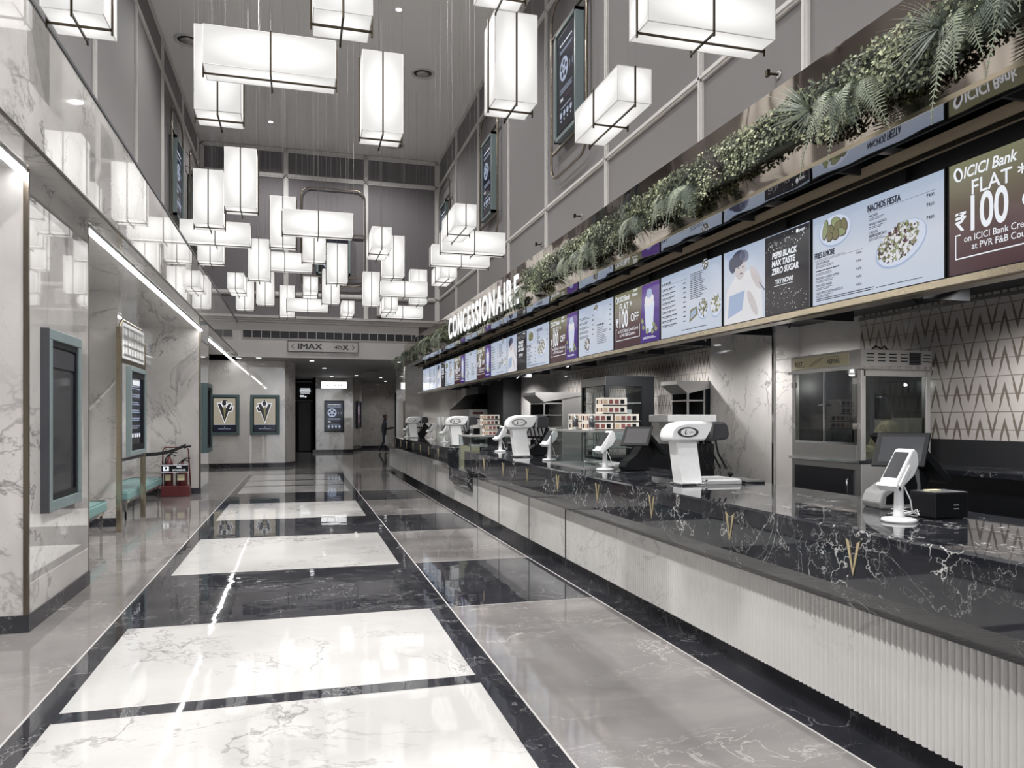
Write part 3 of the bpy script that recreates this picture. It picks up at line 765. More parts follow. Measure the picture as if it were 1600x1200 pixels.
for (x, y, lb) in ((1.9, 15.05, 'bright downlight near the middle of the high ceiling'), (-.75, 21.7, 'bright downlight in the high ceiling near the far wall'), (2.1, 9.2, 'downlight in the high ceiling overhead on the right'), (-.8, 9.2, 'downlight in the high ceiling overhead on the left'),
                   (-.8, 15.1, 'downlight in the high ceiling hidden behind the left lanterns'), (2.0, 21.6, 'downlight in the high ceiling at the far right'), (2.1, 3.4, 'downlight above and right of the viewpoint'), (-.8, 3.4, 'downlight above and left of the viewpoint'), (.6, -2, 'downlight behind the viewpoint')):
    downlight(x, y, ZC, lb, DLE)
def aim(o, tgt):
    o.rotation_euler = (Vector(tgt) - Vector(o.location)).to_track_quat('-Z', 'Y').to_euler()
for i, y in enumerate((-2.0, 1.5, 5.0, 8.5, 11.5)):  # unseen swivel downlights added to brighten the counter front and left marble
    for sx_, side in ((-1, 'left'), (1, 'right')):
        x = -2.35 if sx_ < 0 else 3.75
        t = empty('added_fill_downlight', (x, y, ZC), 0, '%s added unseen fill downlight along the %s edge of the high ceiling' % (ORD[i], side), 'light', 'added fill downlights along the ceiling edges')
        q = MB(); q.lathe((0, 0, -.02), [(.10, .02), (.10, .006), (.075, 0)], 'white_plastic', 20); q.build('trim_ring', t)
        q = MB(); q.ellipse(0, 0, .065, .065, -.022, 'downlight', 20); q.build('lens', t)
        o = spot((x, y, ZC - .04), 2500 if sx_ < 0 else 3100, 62, .1, 1.0, (1, .995, .985))
        aim(o, (2.6 if sx_ < 0 else -1.9, y + 2.2, .9 if sx_ < 0 else 2.4))
for (x, y, lb) in ((2.80, 17.7, 'large round ceiling diffuser near the right wall'), (-2.3, 17.5, 'large round ceiling diffuser beside the left wall'), (2.75, 22.6, 'farthest round ceiling diffuser near the right corner')):
    t = empty('ceiling_diffuser', (x, y, ZC), 0, lb, 'vent', 'round ceiling diffusers')
    q = MB(); q.lathe((0, 0, -.05), [(.28, .05), (.27, .02), (.22, .03), (.21, .05)], 'trim', 28); q.build('ring', t)
    q = MB(); q.lathe((0, 0, -.06), [(.16, .05), (.14, .02), (.10, .01), (.02, 0)], 'steel', 24); q.lathe((0, 0, -.03), [(.2, .029), (.2, .02)], 'black', 24); q.build('cone', t)
# low ceiling downlights
for i, (x, y, e) in enumerate(((-1.2, 24.6, 60), (.4, 25.4, 90), (3.2, 25.2, 70), (.9, 29.0, 90), (2.4, 33.6, 120), (4.6, 31, 90), (1.4, 34.8, 120), (4.2, 38.6, 110), (3.6, 35.0, 90), (-1.8, 24.8, 60))):
    downlight(x, y, ZS, '%s of the small downlights in the low far ceiling' % ORD[i], e * .55, .07, 150, 'downlights in the low ceiling')
t = empty('ceiling_grille', (2.75, 31.5, ZS), 0, 'dark square grille in the low far ceiling', 'vent')
q = MB(); q.box(-.3, .3, -1.4, 1.4, -.02, 0, 'dark_frame'); q.build('frame', t)
q = MB()
for i in range(9): q.box(-.27 + i * .065, -.25 + i * .065, -1.35, 1.35, -.03, -.02, 'steel')
q.build('slats', t)

# ------------------------------------------------------------------ lanterns
LAN = [
(-1.66, 5.70, 4.34, .380, .380, .770, 'upright lit box lantern at top left above the marble fascia'),
(.09, 5.11, 4.28, .380, .380, .770, 'upright lit lantern cut by the top edge left of centre'),
(-.78, 6.82, 4.58, 1.09, .33, .328, 'large horizontal lit lantern at upper left'),
(-.90, 7.25, 4.35, .392, .38, .758, 'upright lit lantern behind the large horizontal upper left one'),
(.58, 7.33, 4.35, .386, .386, .762, 'single upright lit lantern at upper centre'),
(1.63, 6.34, 4.36, .380, .380, .770, 'big upright lit lantern before the right wall, right of centre'),
(1.43, 5.89, 5.10, .380, .380, .770, 'lantern cut by top edge above the big upright right one'),
(2.51, 5.17, 4.57, 1.09, .33, .330, 'large horizontal lit lantern at top right'),
(2.75, 6.28, 4.45, .33, 1.09, .316, 'end-on lit lantern hanging before the nearest right wall display'),
(-1.42, 11.35, 4.32, .390, .390, .757, 'upright lit lantern at left overlapping a horizontal one below'),
(-.92, 10.31, 4.31, .387, .387, .761, 'upright lit lantern high in the left cluster'),
(-1.89, 13.45, 4.52, 1.09, .33, .352, 'horizontal lit lantern touching the left fascia edge'),
(-1.68, 13.95, 4.30, .41, .41, .70, 'upright lit lantern below the leftmost horizontal one'),
(-.94, 15.25, 4.27, .39, .39, .756, 'upright lit lantern left of the middle horizontal one'),
(-.97, 18.71, 4.29, .395, .395, .770, 'upright lit lantern under the middle left horizontal one'),
(-.83, 16.23, 4.65, 1.09, .33, .351, 'wide horizontal lit lantern in the middle of left cluster'),
(-.457, 12.95, 4.44, .40, .40, .79, 'upright lit lantern behind the upper horizontal one'),
(-.25, 12.50, 4.55, 1.09, .33, .360, 'upper wide horizontal lit lantern before the far wall display'),
(.06, 13.52, 4.33, .38, .38, .770, 'upright lit lantern just under the upper horizontal one'),
(.53, 15.35, 4.30, .395, .395, .75, 'tall upright lit lantern right of the central cluster'),
(.52, 17.96, 4.27, .383, .383, .766, 'upright lit lantern behind the tall one right of central cluster'),
(.09, 18.17, 4.54, .33, 1.09, .336, 'small end-on lantern above the lowest horizontal one'),
(-.29, 19.60, 4.28, .99, .30, .30, 'lowest small horizontal lit lantern of left cluster'),
(-.48, 20.06, 4.19, .374, .374, .778, 'far upright lantern behind the lowest horizontal left one'),
(1.13, 21.21, 4.47, .33, 1.09, .345, 'tiny end-on lantern at the far right of left cluster'),
(-1.47, 17.12, 4.36, .33, 1.09, .336, 'small end-on lantern at the left near the fascia'),
(-1.45, 19.15, 4.21, .39, .39, .756, 'far upright lantern below the left end-on one'),
(1.18, 12.88, 4.48, .325, 1.07, .34, 'topmost end-on lantern of the centre right cluster'),
(1.48, 14.08, 4.23, .401, .401, .743, 'long upright lantern in the centre right cluster'),
(1.44, 17.97, 4.26, .385, .385, .763, 'leftmost upright lantern of the centre right cluster'),
(1.81, 17.50, 4.43, 1.07, .33, .33, 'upper horizontal lantern of the centre right cluster'),
(2.60, 18.35, 4.40, .406, .406, .814, 'upright lantern at the right end of centre right cluster'),
(2.00, 18.63, 4.26, .33, 1.09, .32, 'lowest end-on lantern of the centre right cluster'),
(2.12, 20.28, 4.29, 1.09, .33, .311, 'lowest horizontal lantern of the centre right cluster'),
(2.28, 11.30, 4.53, .33, 1.09, .33, 'topmost end-on lantern of the right cluster'),
(2.33, 12.59, 4.43, 1.09, .33, .356, 'upper horizontal lantern of the right cluster'),
(2.37, 13.86, 4.46, 1.09, .33, .355, 'lower horizontal lantern of the right cluster'),
(2.74, 15.04, 4.44, .33, 1.09, .322, 'lowest end-on lantern of the right cluster'),
(.4, 3.0, 4.5, .38, .38, .77, 'extra out-of-view upright lantern above the viewpoint'),  # three extra lanterns out of view, added for the canopy mirror to reflect
(1.7, 2.6, 4.5, 1.09, .33, .33, 'extra out-of-view horizontal lantern above the counter front'),
(2.2, 3.9, 4.6, .38, .38, .77, 'extra out-of-view upright lantern mirrored in the canopy'),
]
for (x, y, z, wd, dp, ht, lb) in LAN:
    t = empty('pendant_lantern', (x + wd / 2, y + dp / 2, z), 0, lb, 'lamp', 'box lanterns hung over the hall')
    q = MB(); q.box(-wd / 2, wd / 2, -dp / 2, dp / 2, 0, ht, 'lantern'); sh = q.build('shade', t)
    e = .003
    q = MB()
    for sx in (-1, 1):
        for sy in (-1, 1): q.box(sx * wd / 2 - e, sx * wd / 2 + e, sy * dp / 2 - e, sy * dp / 2 + e, -e, ht + e, 'trim')
        for z2 in (0, ht): q.box(sx * wd / 2 - e, sx * wd / 2 + e, -dp / 2, dp / 2, z2 - e, z2 + e, 'trim')
    for sy in (-1, 1):
        for z2 in (0, ht): q.box(-wd / 2, wd / 2, sy * dp / 2 - e, sy * dp / 2 + e, z2 - e, z2 + e, 'trim')
    q.build('edge_trim', sh)
    q = MB(); g = .014; r = .007
    q.box(-wd / 2 - g, wd / 2 + g, -r, r, -g - r, -g + r, 'bronze')
    q.box(-r, r, -dp / 2 - g, dp / 2 + g, -g - 3 * r, -g - r, 'bronze')
    ends = [(-wd / 2 - g, 0), (wd / 2 + g, 0), (0, -dp / 2 - g), (0, dp / 2 + g)]
    for (a, c_) in ends: q.box(a - r, a + r, c_ - r, c_ + r, -.05, ht + .005, 'bronze')
    q.build('cradle', t)
    q0 = None
    for (a, c_) in ends:
        q = MB(); q.cyl((0, 0, 0), (0, 0, ZC - z - ht), .0013, 'cable', 4); q.build('cable', t, (a, c_, ht))
    # no tube inside: the shade's painted emission lights the hall

# ------------------------------------------------------------------ service counter
ZT = 1.07
def emblem(y):
    """brass V inlaid in the apron; local frame origin at object"""
    q = MB()
    w_, h = .048, .172
    for s_ in (-1, 1):
        q.prism([(s_ * w_, 0), (s_ * (w_ - .024), 0) if False else (s_ * (w_ - .020), -.012), (0 + s_ * .001, -h + .03), (0, -h)], 0, -.004, 0, 'marble_gold')
    return q
def counter(name, y0, y1, label, emb, flutes=None, joints=(), top=ZT, x0=2.54, zchamf=.787, zlow=.647, px=2.68):
    t = empty(name, (0, y0, 0), 0, label, 'counter', 'concession counter sections')
    L = y1 - y0
    q = MB()
    q.prism([(x0, top - .012), (x0 + .012, top), (3.65, top), (3.65, top - .06), (2.78, top - .06), (2.78, zlow), (px - .005, zlow), (x0, zchamf)], 1, 0, L, 'marble_counter')
    ct = q.build('countertop', t)
    q = MB(); q.box(2.78, 3.62, .0, L, .0, top - .06, 'dark'); q.build('carcass', t)
    q = MB(); q.box(2.74, 2.78, .0, L, 0, .134, 'marble_black'); q.build('plinth', t)
    q = MB()
    if flutes:
        f0, f1 = flutes; q.box(px, 2.78, max(0, f1 - y0), L, .134, zlow, 'marble_panel_white')
        P = .036; n = int((f1 - f0) / P); prof = []
        for i in range(n):
            yb = f0 - y0 + i * P
            for (dy, dx) in ((0, .006), (.004, .0), (.012, -.009), (.024, -.009), (.032, .0)): prof.append((px + dx + .006, yb + dy))
        prof.append((px + .012, f1 - y0))
        poly = prof + [(2.78, f1 - y0), (2.78, f0 - y0)]
        A = [q.pt((p[0], p[1], .134)) for p in poly]; B = [q.pt((p[0], p[1], zlow)) for p in poly]
        mi = q.mi('marble_panel_white')
        for j in range(len(poly) - 1): q.f.append([A[j], B[j], B[j + 1], A[j + 1]][::-1]); q.m.append(mi); q.sm.append(False)
        # underside lip
        for j in range(len(prof) - 1): q.face([(prof[j][0], prof[j][1], .134), (prof[j + 1][0], prof[j + 1][1], .134), (2.78, prof[j + 1][1], .134), (2.78, prof[j][1], .134)], 'marble_panel_white')
    else:
        q.box(px, 2.78, 0, L, .134, zlow, 'marble_panel_white')
    q.build('front_panel', t)
    if joints:
        q = MB()
        for y in joints: q.box(px - .003, px + .01, y - y0 - .008, y - y0 + .008, .134, zlow, 'dark')
        q.build('panel_joint', t)
    for y in emb:
        q = emblem(y); q.build('letter_emblem', t, (x0 - .001, y - y0, 1.02))
    return t
counter('service_counter', -2, 11.85, 'near long black marble counter with fluted white front', [-.2, .87, 1.95, 3.03, 4.10, 5.17, 6.24, 7.31, 8.38, 9.45, 10.5], (0, 7.47), (7.47, 8.77, 10.2, 11.5))
counter('service_counter', 13.35, 23.5, 'far black marble counter section with plain white front', [14.2, 15.3, 16.4, 17.5, 18.6, 19.7, 20.8, 21.9, 22.9], None, (15.3, 17.2, 19.6))
counter('service_counter', 11.85, 13.35, 'low dropped counter section between the two long ones', [], None, (), top=.72, x0=2.58, zchamf=.52, zlow=.40, px=2.69)

# ------------------------------------------------------------------ canopy
t = empty('canopy', (0, -1.5, 0), 0, 'long bronze mirrored canopy running over the counter', 'canopy')
L = 23.4 + 1.5
q = MB(); q.box(3.12, 3.16, 0, L, 3.20, 3.84, 'mirror'); q.box(3.16, XR, 0, L, 3.80, 3.835, 'mirror'); q.box(3.16, XR + .1, L - .04, L, 3.2, 3.80, 'mirror'); q.build('mirror_fascia', t)
q = MB(); q.box(3.12, 3.34, 0, L, 3.185, 3.20, 'mirror_low'); q.build('mirror_soffit', t)
q = MB(); q.box(3.112, 3.122, 0, L, 3.18, 3.205, 'gold'); q.box(3.335, 3.345, 0, L, 3.18, 3.22, 'black'); q.build('edge_strip', t)
q = MB(); q.box(3.54, 3.62, 0, L, 3.15, 3.23, 'brass_paint'); q.box(3.53, 3.545, 0, L, 3.13, 3.155, 'gold'); q.build('upper_rail', t)
q = MB(); q.box(3.53, 3.58, 0, L, 2.35, 2.39, 'gold'); q.box(3.58, 3.70, 0, L, 2.345, 2.36, 'brass_dark'); q.build('lower_rail', t)
q = MB(); q.box(3.70, 3.74, 0, L, 2.36, 3.45, 'dark'); q.box(3.34, 3.74, 0, L, 3.30, 3.34, 'dark'); q.build('backing', t)
for i in range(20):
    y = .6 + i * 1.2
    q = MB(); q.box(3.36, 3.70, y - .02, y + .02, 3.24, 3.28, 'steel'); q.box(3.64, 3.68, y - .02, y + .02, 3.065, 3.26, 'black'); q.box(3.34, 3.62, y + .25, y + .27, 3.19, 3.30, 'dark'); q.build('bracket', t)
b = MB(); b.box(3.74, XR + T, -1.5, 23.4, 2.66, 3.80, 'dark'); struct(b, 'wall_canopy_back')
b = MB(); b.box(XR, 5.75, Y0, 27.6, 2.66, 2.76, 'dark'); struct(b, 'ceiling_kitchen')
# conduit and hangers under kitchen ceiling
t = empty('ceiling_rack', (4.0, -1, 2.45), 0, 'black conduit rack with cables under the dark kitchen ceiling', 'rack')
q = MB(); q.cyl((0, 0, 0), (0, 24, 0), .03, 'black', 8); q.cyl((.25, 0, .06), (.25, 24, .06), .02, 'steel', 8); q.cyl((.6, 0, .1), (.6, 24, .1), .025, 'black', 8); q.build('conduit', t)
for i in range(20):
    q = MB(); q.box(-.1, .7, .6 + i * 1.2, .63 + i * 1.2, .0, .21, 'black'); q.build('hanger', t)
q = MB()
rr = random.Random(3)
for i in range(16):
    y = .8 + i * 1.45; q.tube([(.1, y, .1), (.15, y + .15, -.02 - rr.random() * .06), (.25, y + .3, -.01), (.3, y + .45, .1)], .008, 'black', 6)
q.build('loose_wire', t)

# ------------------------------------------------------------------ menu screens
SW, SH = 1.19, .655
def scr_frame(): return ((0, 0, 0), (0, -1, 0), (0, 0, 1), (-1, 0, 0))     # a = viewer's right, b = up, n = towards the hall
def bowl(b, cx, cy, rx, ry, rot, d, seed, mats, n, size, sticks=False):
    r_ = random.Random(seed)
    b.ellipse(cx, cy, rx * 1.0, ry * 1.0, d, 'f_bowl2', 36, rot); b.ellipse(cx + .002, cy + .006, rx * .95, ry * .93, d + .0006, 'f_bowl', 36, rot)
    for i in range(n):
        a = r_.random() * 2 * PI; q_ = math.sqrt(r_.random()) * .78
        x, y = q_ * rx * math.cos(a), q_ * ry * math.sin(a) + ry * .1
        px = cx + x * math.cos(rot) - y * math.sin(rot); py = cy + x * math.sin(rot) + y * math.cos(rot)
        m_ = r_.choice(mats); s_ = size * r_.uniform(.6, 1.3)
        if sticks: b.ellipse(px, py, s_ * .45, s_ * 1.3, d + .001 + i * .00008, m_, 12, r_.uniform(-.6, .6))
        else:
            k_ = r_.choice((3, 4, 5)); a0 = r_.random() * 6
            b.face([(px + s_ * math.cos(a0 + 2 * PI * j / k_), py + s_ * math.sin(a0 + 2 * PI * j / k_), d + .001 + i * .00003) for j in range(k_)], m_)
def art_fries(b):
    bowl(b, .245, .495, .165, .110, -.03, .001, 4, ['f_tan'], 0, .042)
    for n_, (x, y, w_, h_, a_) in enumerate(((.15, .52, .024, .065, -.2), (.19, .50, .018, .045, -.1), (.225, .505, .024, .07, -.25), (.265, .545, .05, .035, -.5), (.29, .50, .045, .05, .3), (.345, .515, .026, .045, .35), (.31, .47, .05, .026, -.2), (.20, .46, .03, .028, .5), (.26, .465, .03, .035, .1))):
        b.ellipse(x, y, w_ * 1.12 + .003, h_ * 1.08 + .003, .002 + n_ * .0003, 'f_tan2', 18, a_); b.ellipse(x - .002, y + .003, w_, h_, .00215 + n_ * .0003, 'f_tan' if n_ % 3 else 'f_green', 18, a_)
    bowl(b, .845, .27, .215, .13, .30, .001, 5, ['f_tan', 'f_tan2', 'f_white', 'f_red', 'f_green', 'f_white'], 620, .0135)
    b.btext('FRIES & MORE', .035, .335, .058, .001, 'f_text', .09, sx=.60)
    b.text('FAVORITE SELECTION OF EXCLUSIVE COMBINATIONS', .035, .316, .015, .001, 'f_text', sx=.85)
    b.rect(.035, .52, .311, .313, .001, 'f_text')
    ys = .288
    for s_ in ('CHICKEN FINGERS', '', 'VEGETABLE & CHEESE POPPERS', 'CRISPY PIZZA FINGER', 'CAJUN SPICED CHICKEN NUGGETS'):
        if s_: b.btext(s_, .045, ys, .024, .001, 'f_text', .05, sx=.74)
        else: bars(b, .045, .35, ys + .012, 1, .008, .02, .001, 'f_text')
        bars(b, .045, .24, ys - .008, 2, .004, .010, .001, 'f_text', .3)
        b.btext('₹470', .46, ys - .004, .024, .001, 'f_text', .05)
        ys -= .053
    b.btext('NACHOS FIESTA', .565, .54, .062, .001, 'f_text', .09, sx=.62)
    b.rect(.565, 1.12, .531, .533, .001, 'f_text')
    for s_, y, pr in (('NACHOS', .50, '₹400'), ('MASALA NACHOS', .445, '₹450'), ('CHICKEN', .39, None), ('MASALA NACHOS', .368, '₹480')):
        b.btext(s_, .575, y, .024, .001, 'f_text', .06, sx=.8)
        bars(b, .575, .72, y - .008, 2, .004, .010, .001, 'f_text')
        if pr: b.btext(pr, 1.05, y + .0, .028, .001, 'f_text', .06)
    bars(b, .05, .62, .045, 2, .006, .013, .001, 'f_text', .05); bars(b, .64, 1.05, .035, 1, .005, .013, .001, 'f_text', .1)
def art_menu2(b):
    bars(b, .04, .22, .56, 1, .022, .03, .001, 'f_text', 0)
    b.rect(.04, .55, .53, .532, .001, 'f_text')
    y = .50
    for i in range(9):
        bars(b, .04, .36, y, 1, .010, .02, .001, 'f_text', .3); bars(b, .04, .30, y - .017, 1, .005, .02, .001, 'f_text', .3)
        b.rect(.48, .53, y - .01, y, .001, 'f_text'); y -= .046
    bars(b, .62, .92, .56, 14, .007, .018, .001, 'f_text', .35)
    bowl(b, .86, .20, .10, .10, 0, .001, 14, ['f_tan', 'f_tan2', 'f_white', 'f_green'], 120, .012)
    bowl(b, 1.08, .20, .10, .11, 0, .001, 15, ['f_white', 'f_tan', 'f_green'], 120, .013)
    b.face([(.60, .10, .001), (.76, .16, .001), (.74, .24, .001), (.62, .22, .001)], 'f_tan'); b.face([(.62, .13, .002), (.73, .17, .002), (.72, .22, .002), (.64, .2, .002)], 'f_bowl2')
    bowl(b, .90, .60, .07, .05, 0, .001, 17, ['f_tan2', 'f_tan'], 30, .012)
    bars(b, .45, .95, .045, 1, .007, .01, .001, 'f_text', .05)
def art_menu3(b):
    for i in range(5):
        y = .50 - i * .06
        bars(b, .05, .42, y, 2, .008, .018, .001, 'f_text', .3); b.rect(.50, .55, y - .012, y, .001, 'f_text')
    bars(b, .66, .90, .36, 1, .02, .03, .001, 'f_text', 0)
    bars(b, .66, 1.0, .32, 10, .007, .022, .001, 'f_text', .4)
    for i in range(6): b.rect(1.06, 1.11, .55 - i * .06, .56 - i * .06, .001, 'f_text')
    bowl(b, .34, .13, .13, .10, 0, .001, 21, ['f_tan', 'f_tan2', 'f_white', 'f_red'], 160, .013)
    bowl(b, .62, .57, .09, .05, 0, .001, 23, ['f_tan', 'f_tan2'], 40, .012)
def art_icici(b):
    # left part: bank offer, right part: purple sundae
    b.ellipse(.075, .565, .030, .042, .001, 'white_text', 16, .3); b.ellipse(.078, .562, .016, .030, .002, 'f_tan2', 12, .3)
    b.text('ICICI Bank', .112, .535, .086, .001, 'white_text', bold=.02, shear=.2, sx=.86)
    b.text('Super', .53, .60, .05, .001, 'white_text', bold=.015, shear=.2); b.text('Bonus', .51, .55, .056, .001, 'white_text', bold=.015, shear=.2)
    b.text('FLAT', .165, .43, .115, .001, 'white_text', bold=.008, sx=1.0)
    b.text('*', .445, .42, .12, .001, 'white_text', bold=.01)
    b.btext('₹', .058, .245, .14, .001, 'white_text', .04)
    b.text('100', .158, .235, .27, .001, 'white_text', bold=.02, sx=.66)
    b.text('OFF', .47, .275, .125, .001, 'white_text', bold=.012, sx=.95)
    b.text('on ICICI Bank Credit Cards', .115, .175, .052, .001, 'white_text', bold=.004, sx=.93)
    b.text('at PVR F&B Counters', .165, .125, .052, .001, 'white_text', bold=.004, sx=.93)
    for (x0, x1, y0, y1) in ((.055, .70, .085, .092), (.055, .062, .085, .225), (.693, .70, .085, .225), (.055, .09, .218, .225)): b.rect(x0, x1, y0, y1, .001, 'white_text')
def purple_part(b):
    b.face([(.72, 0, .0012), (SW - .015, 0, .0012), (SW - .015, SH - .03, .0012), (.76, SH - .03, .0012)], 's_purple')
    b.face([(.86, .10, .002), (1.02, .10, .002), (1.06, .42, .002), (.82, .42, .002)], 'f_bowl'); b.ellipse(.94, .45, .11, .07, .003, 'f_white', 20); b.ellipse(.94, .52, .07, .05, .0035, 'f_bowl2', 20)
    for (x, y) in ((.80, .17), (.90, .12), (1.05, .18), (1.10, .13), (.78, .24), (1.02, .11)): b.ellipse(x, y, .035, .03, .004, 'f_green', 10); b.ellipse(x + .02, y + .015, .012, .012, .0045, 'f_tan2', 8)
    bars(b, .78, 1.1, .06, 2, .006, .014, .002, 'white_text', .2)
def art_port(b):
    # left: pale figure photo; right: black cola advert
    b.face([(.05, .62, .001), (.30, .62, .001), (.26, .5, .001), (.10, .46, .001)], 'f_bowl2')
    b.face([(.02, .0, .001), (.60, .0, .001), (.56, .34, .001), (.42, .42, .001), (.20, .40, .001), (.06, .28, .001)], 'f_white')
    b.ellipse(.27, .47, .085, .11, .0015, 'f_skin', 24); b.ellipse(.24, .54, .11, .07, .002, 'f_hair', 20, .2); b.ellipse(.33, .55, .07, .05, .002, 'f_grey', 16, -.4); b.ellipse(.15, .50, .05, .07, .002, 'f_hair', 16, .3)
    b.ellipse(.25, .46, .012, .007, .0022, 'f_hair', 8); b.ellipse(.31, .46, .012, .007, .0022, 'f_hair', 8); b.ellipse(.285, .41, .02, .006, .0022, 'f_red', 8)
    b.ellipse(.50, .34, .13, .045, .002, 'f_skin', 18, -.9); b.ellipse(.45, .14, .13, .04, .002, 'f_skin', 18, -1.0); b.face([(.08, .05, .0018), (.3, .1, .0018), (.34, .26, .0018), (.1, .24, .0018)], 'f_bowl2')
    for i in range(6): b.ellipse(.56 + .012 * i, .28 - .012 * i, .02, .006, .003, 'f_grey', 8, -.9 + i * .1)
def black_part(b):
    b.rect(.625, SW - .015, 0, SH - .03, .0012, 's_black')
    for i, s_ in enumerate(('PEPSI BLACK', 'MAX TASTE', 'ZERO SUGAR')): b.text(s_, .72 - i * .004, .44 - i * .062, .064, .002, 'white_text', bold=.04, shear=.15, sx=.86)
    b.text('TRY NOW!', .76, .235, .05, .002, 'white_text', bold=.03, sx=.9); b.rect(.74, .98, .218, .222, .002, 'white_text')
    b.text('pepsi', 1.06, .585, .03, .002, 'white_text', bold=.02, shear=.2); b.ellipse(1.035, .593, .016, .016, .002, 'white_text', 12)
    r_ = random.Random(2)
    for i in range(110):
        y = r_.choice((r_.uniform(.02, .2), r_.uniform(.5, .6))); x = r_.uniform(.64, 1.14)
        b.ellipse(x, y, r_.uniform(.002, .011), r_.uniform(.001, .004), .002, 'f_white', 6, r_.random() * 3)
def art_plain(b):
    bars(b, .06, .5, .5, 7, .008, .05, .001, 'f_text', .3); bowl(b, .8, .35, .14, .12, 0, .001, 31, ['f_tan', 'f_white', 'f_green'], 90, .014)
KIND = {'fries': (art_fries, 's_blue', None), 'port': (art_port, 's_blue', black_part), 'menu2': (art_menu2, 's_blue', None), 'icici': (art_icici, 's_maroon', purple_part), 'menu3': (art_menu3, 's_blue', None), 'plain': (art_plain, 's_blue', None)}
def make_screen(kind):
    art, bg, second = KIND[kind]
    t = empty('menu_screen', (0, 0, 0))
    q = MB(scr_frame()); bz = .012
    q.box(0, SW, 0, SH, -.06, -.004, 'black'); q.box(0, SW, 0, bz, -.004, .002, 'black'); q.box(0, SW, SH - bz, SH, -.004, .002, 'black'); q.box(0, bz, bz, SH - bz, -.004, .002, 'black'); q.box(SW - bz, SW, bz, SH - bz, -.004, .002, 'black')
    q.build('bezel', t)
    q = MB(scr_frame()); q.rect(bz, SW - bz, bz, SH - bz, 0, bg); q.build('display', t)
    fr = ((0, 0, .012), (0, -1, 0), (0, 0, 1), (-1, 0, 0))
    q = MB(fr); art(q); q.build('menu_print', t)
    if second: q = MB(fr); second(q); q.build('advert_panel', t)
    return t
PAT = ['icici', 'fries', 'port', 'menu2', 'icici', 'menu3', 'icici', 'fries', 'port', 'menu2', 'icici', 'menu3', 'icici', 'fries', 'port', 'menu2', 'plain']
NAMES = {'icici': 'bank offer and purple sundae screen', 'fries': 'blue screen with a fries bowl and a nachos bowl', 'port': 'screen with pale portrait and black cola advert', 'menu2': 'blue menu screen with two plates at lower right', 'menu3': 'blue menu screen with a bowl at lower left', 'plain': 'pale screen at the far end of the row'}
proto = {}; cnt = {}
for i, kd in enumerate(PAT):
    if kd in proto: t = copy_tree(proto[kd])
    else: t = make_screen(kd); proto[kd] = t
    c_ = cnt.get(kd, 0); cnt[kd] = c_ + 1
    t.location = (3.6, 3.525 + 1.2 * i, 2.40)
    lb = NAMES[kd] + ', ' + ORD[c_] + ' of its kind' if kd != 'plain' else NAMES[kd]
    tag(t, lb, 'screen', 'menu screens over the counter')
# light that the bank of screens has below it is only their own

# ------------------------------------------------------------------ sign letters
t = empty('lit_letter_sign', (3.02, 15.65, 3.25), 0, 'white lit channel letter sign reading CONCESSIONAIRE on the canopy', 'sign')
word = 'CONCESSIONAIRE'; fr = ((0, 0, 0), (0, -1, 0), (0, 0, 1), (-1, 0, 0))
widths = [text_mesh(c_, .012, .008)[2] for c_ in word]; gap = .20
tot = sum(widths) + gap * (len(word) - 1); sx = 5.25 / (tot * .60); x = 0
for c_, wd in zip(word, widths):
    q = MB(fr); q.text(c_, x, 0, .60, 0, 'letters', bold=.012, sx=sx, extrude=.008); q.build('letter', t)
    x += (wd + gap) * .60 * sx
q = MB(fr); q.box(0, 5.25, .06, .09, -.08, -.045, 'brass_dark'); q.box(0, 5.25, .34, .37, -.08, -.045, 'brass_dark'); q.build('mounting_rail', t)

# ------------------------------------------------------------------ planting on the canopy
def leaf(b, p, n, up, L, W, m):
    s_ = n.cross(up).normalized() * W / 2; tip = p + up * L; mid = p + up * L * .5 + n * L * .12
    b.v += [tuple(p), tuple(mid + s_), tuple(tip), tuple(mid - s_)]; i = len(b.v)
    b.f.append([i - 4, i - 3, i - 2, i - 1]); b.m.append(b.mi(m)); b.sm.append(False)
def hedge(name, ya, yb, z0, z1, dens, label):
    b = MB(); r_ = random.Random(ya * 10)
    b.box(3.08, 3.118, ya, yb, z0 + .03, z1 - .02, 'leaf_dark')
    y = ya
    n = int((yb - ya) * dens)
    for i in range(n):
        u_ = r_.random() ** 1.25; y = ya + (yb - ya) * u_
        zz = r_.uniform(z0 - .02 + .05 * math.sin(y * 3.1) + .04 * math.sin(y * 7.7), z1)
        dpt = r_.random()
        bulge = .5 + .5 * math.sin(y * 5 + 1.3) * math.sin(y * 2.3 + zz * 8)
        p = Vector((3.09 - dpt * (.05 + .05 * bulge), y, zz))
        nn = Vector((-1, r_.uniform(-.8, .8), r_.uniform(-.6, .9))).normalized()
        up = Vector((r_.uniform(-.6, .1), r_.uniform(-1, 1), r_.uniform(-1, 1))); up = (up - nn * up.dot(nn)).normalized()
        sz = r_.uniform(.018, .034)
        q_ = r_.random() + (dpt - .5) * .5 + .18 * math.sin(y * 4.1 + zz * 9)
        leaf(b, p, nn, up, sz, sz * .75, 'leaf_light' if q_ > .92 else ('leaf_mid' if q_ > .45 else 'leaf_dark'))  # outer leaves paler, inner darker: highlights and depth shade put into the colour
    o = b.build(name); tag(o, label, 'plant', kind='stuff'); return o
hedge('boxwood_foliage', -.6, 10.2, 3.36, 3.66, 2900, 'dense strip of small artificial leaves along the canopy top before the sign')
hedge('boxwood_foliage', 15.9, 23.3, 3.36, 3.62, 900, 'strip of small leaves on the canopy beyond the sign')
b = MB(); r_ = random.Random(77)
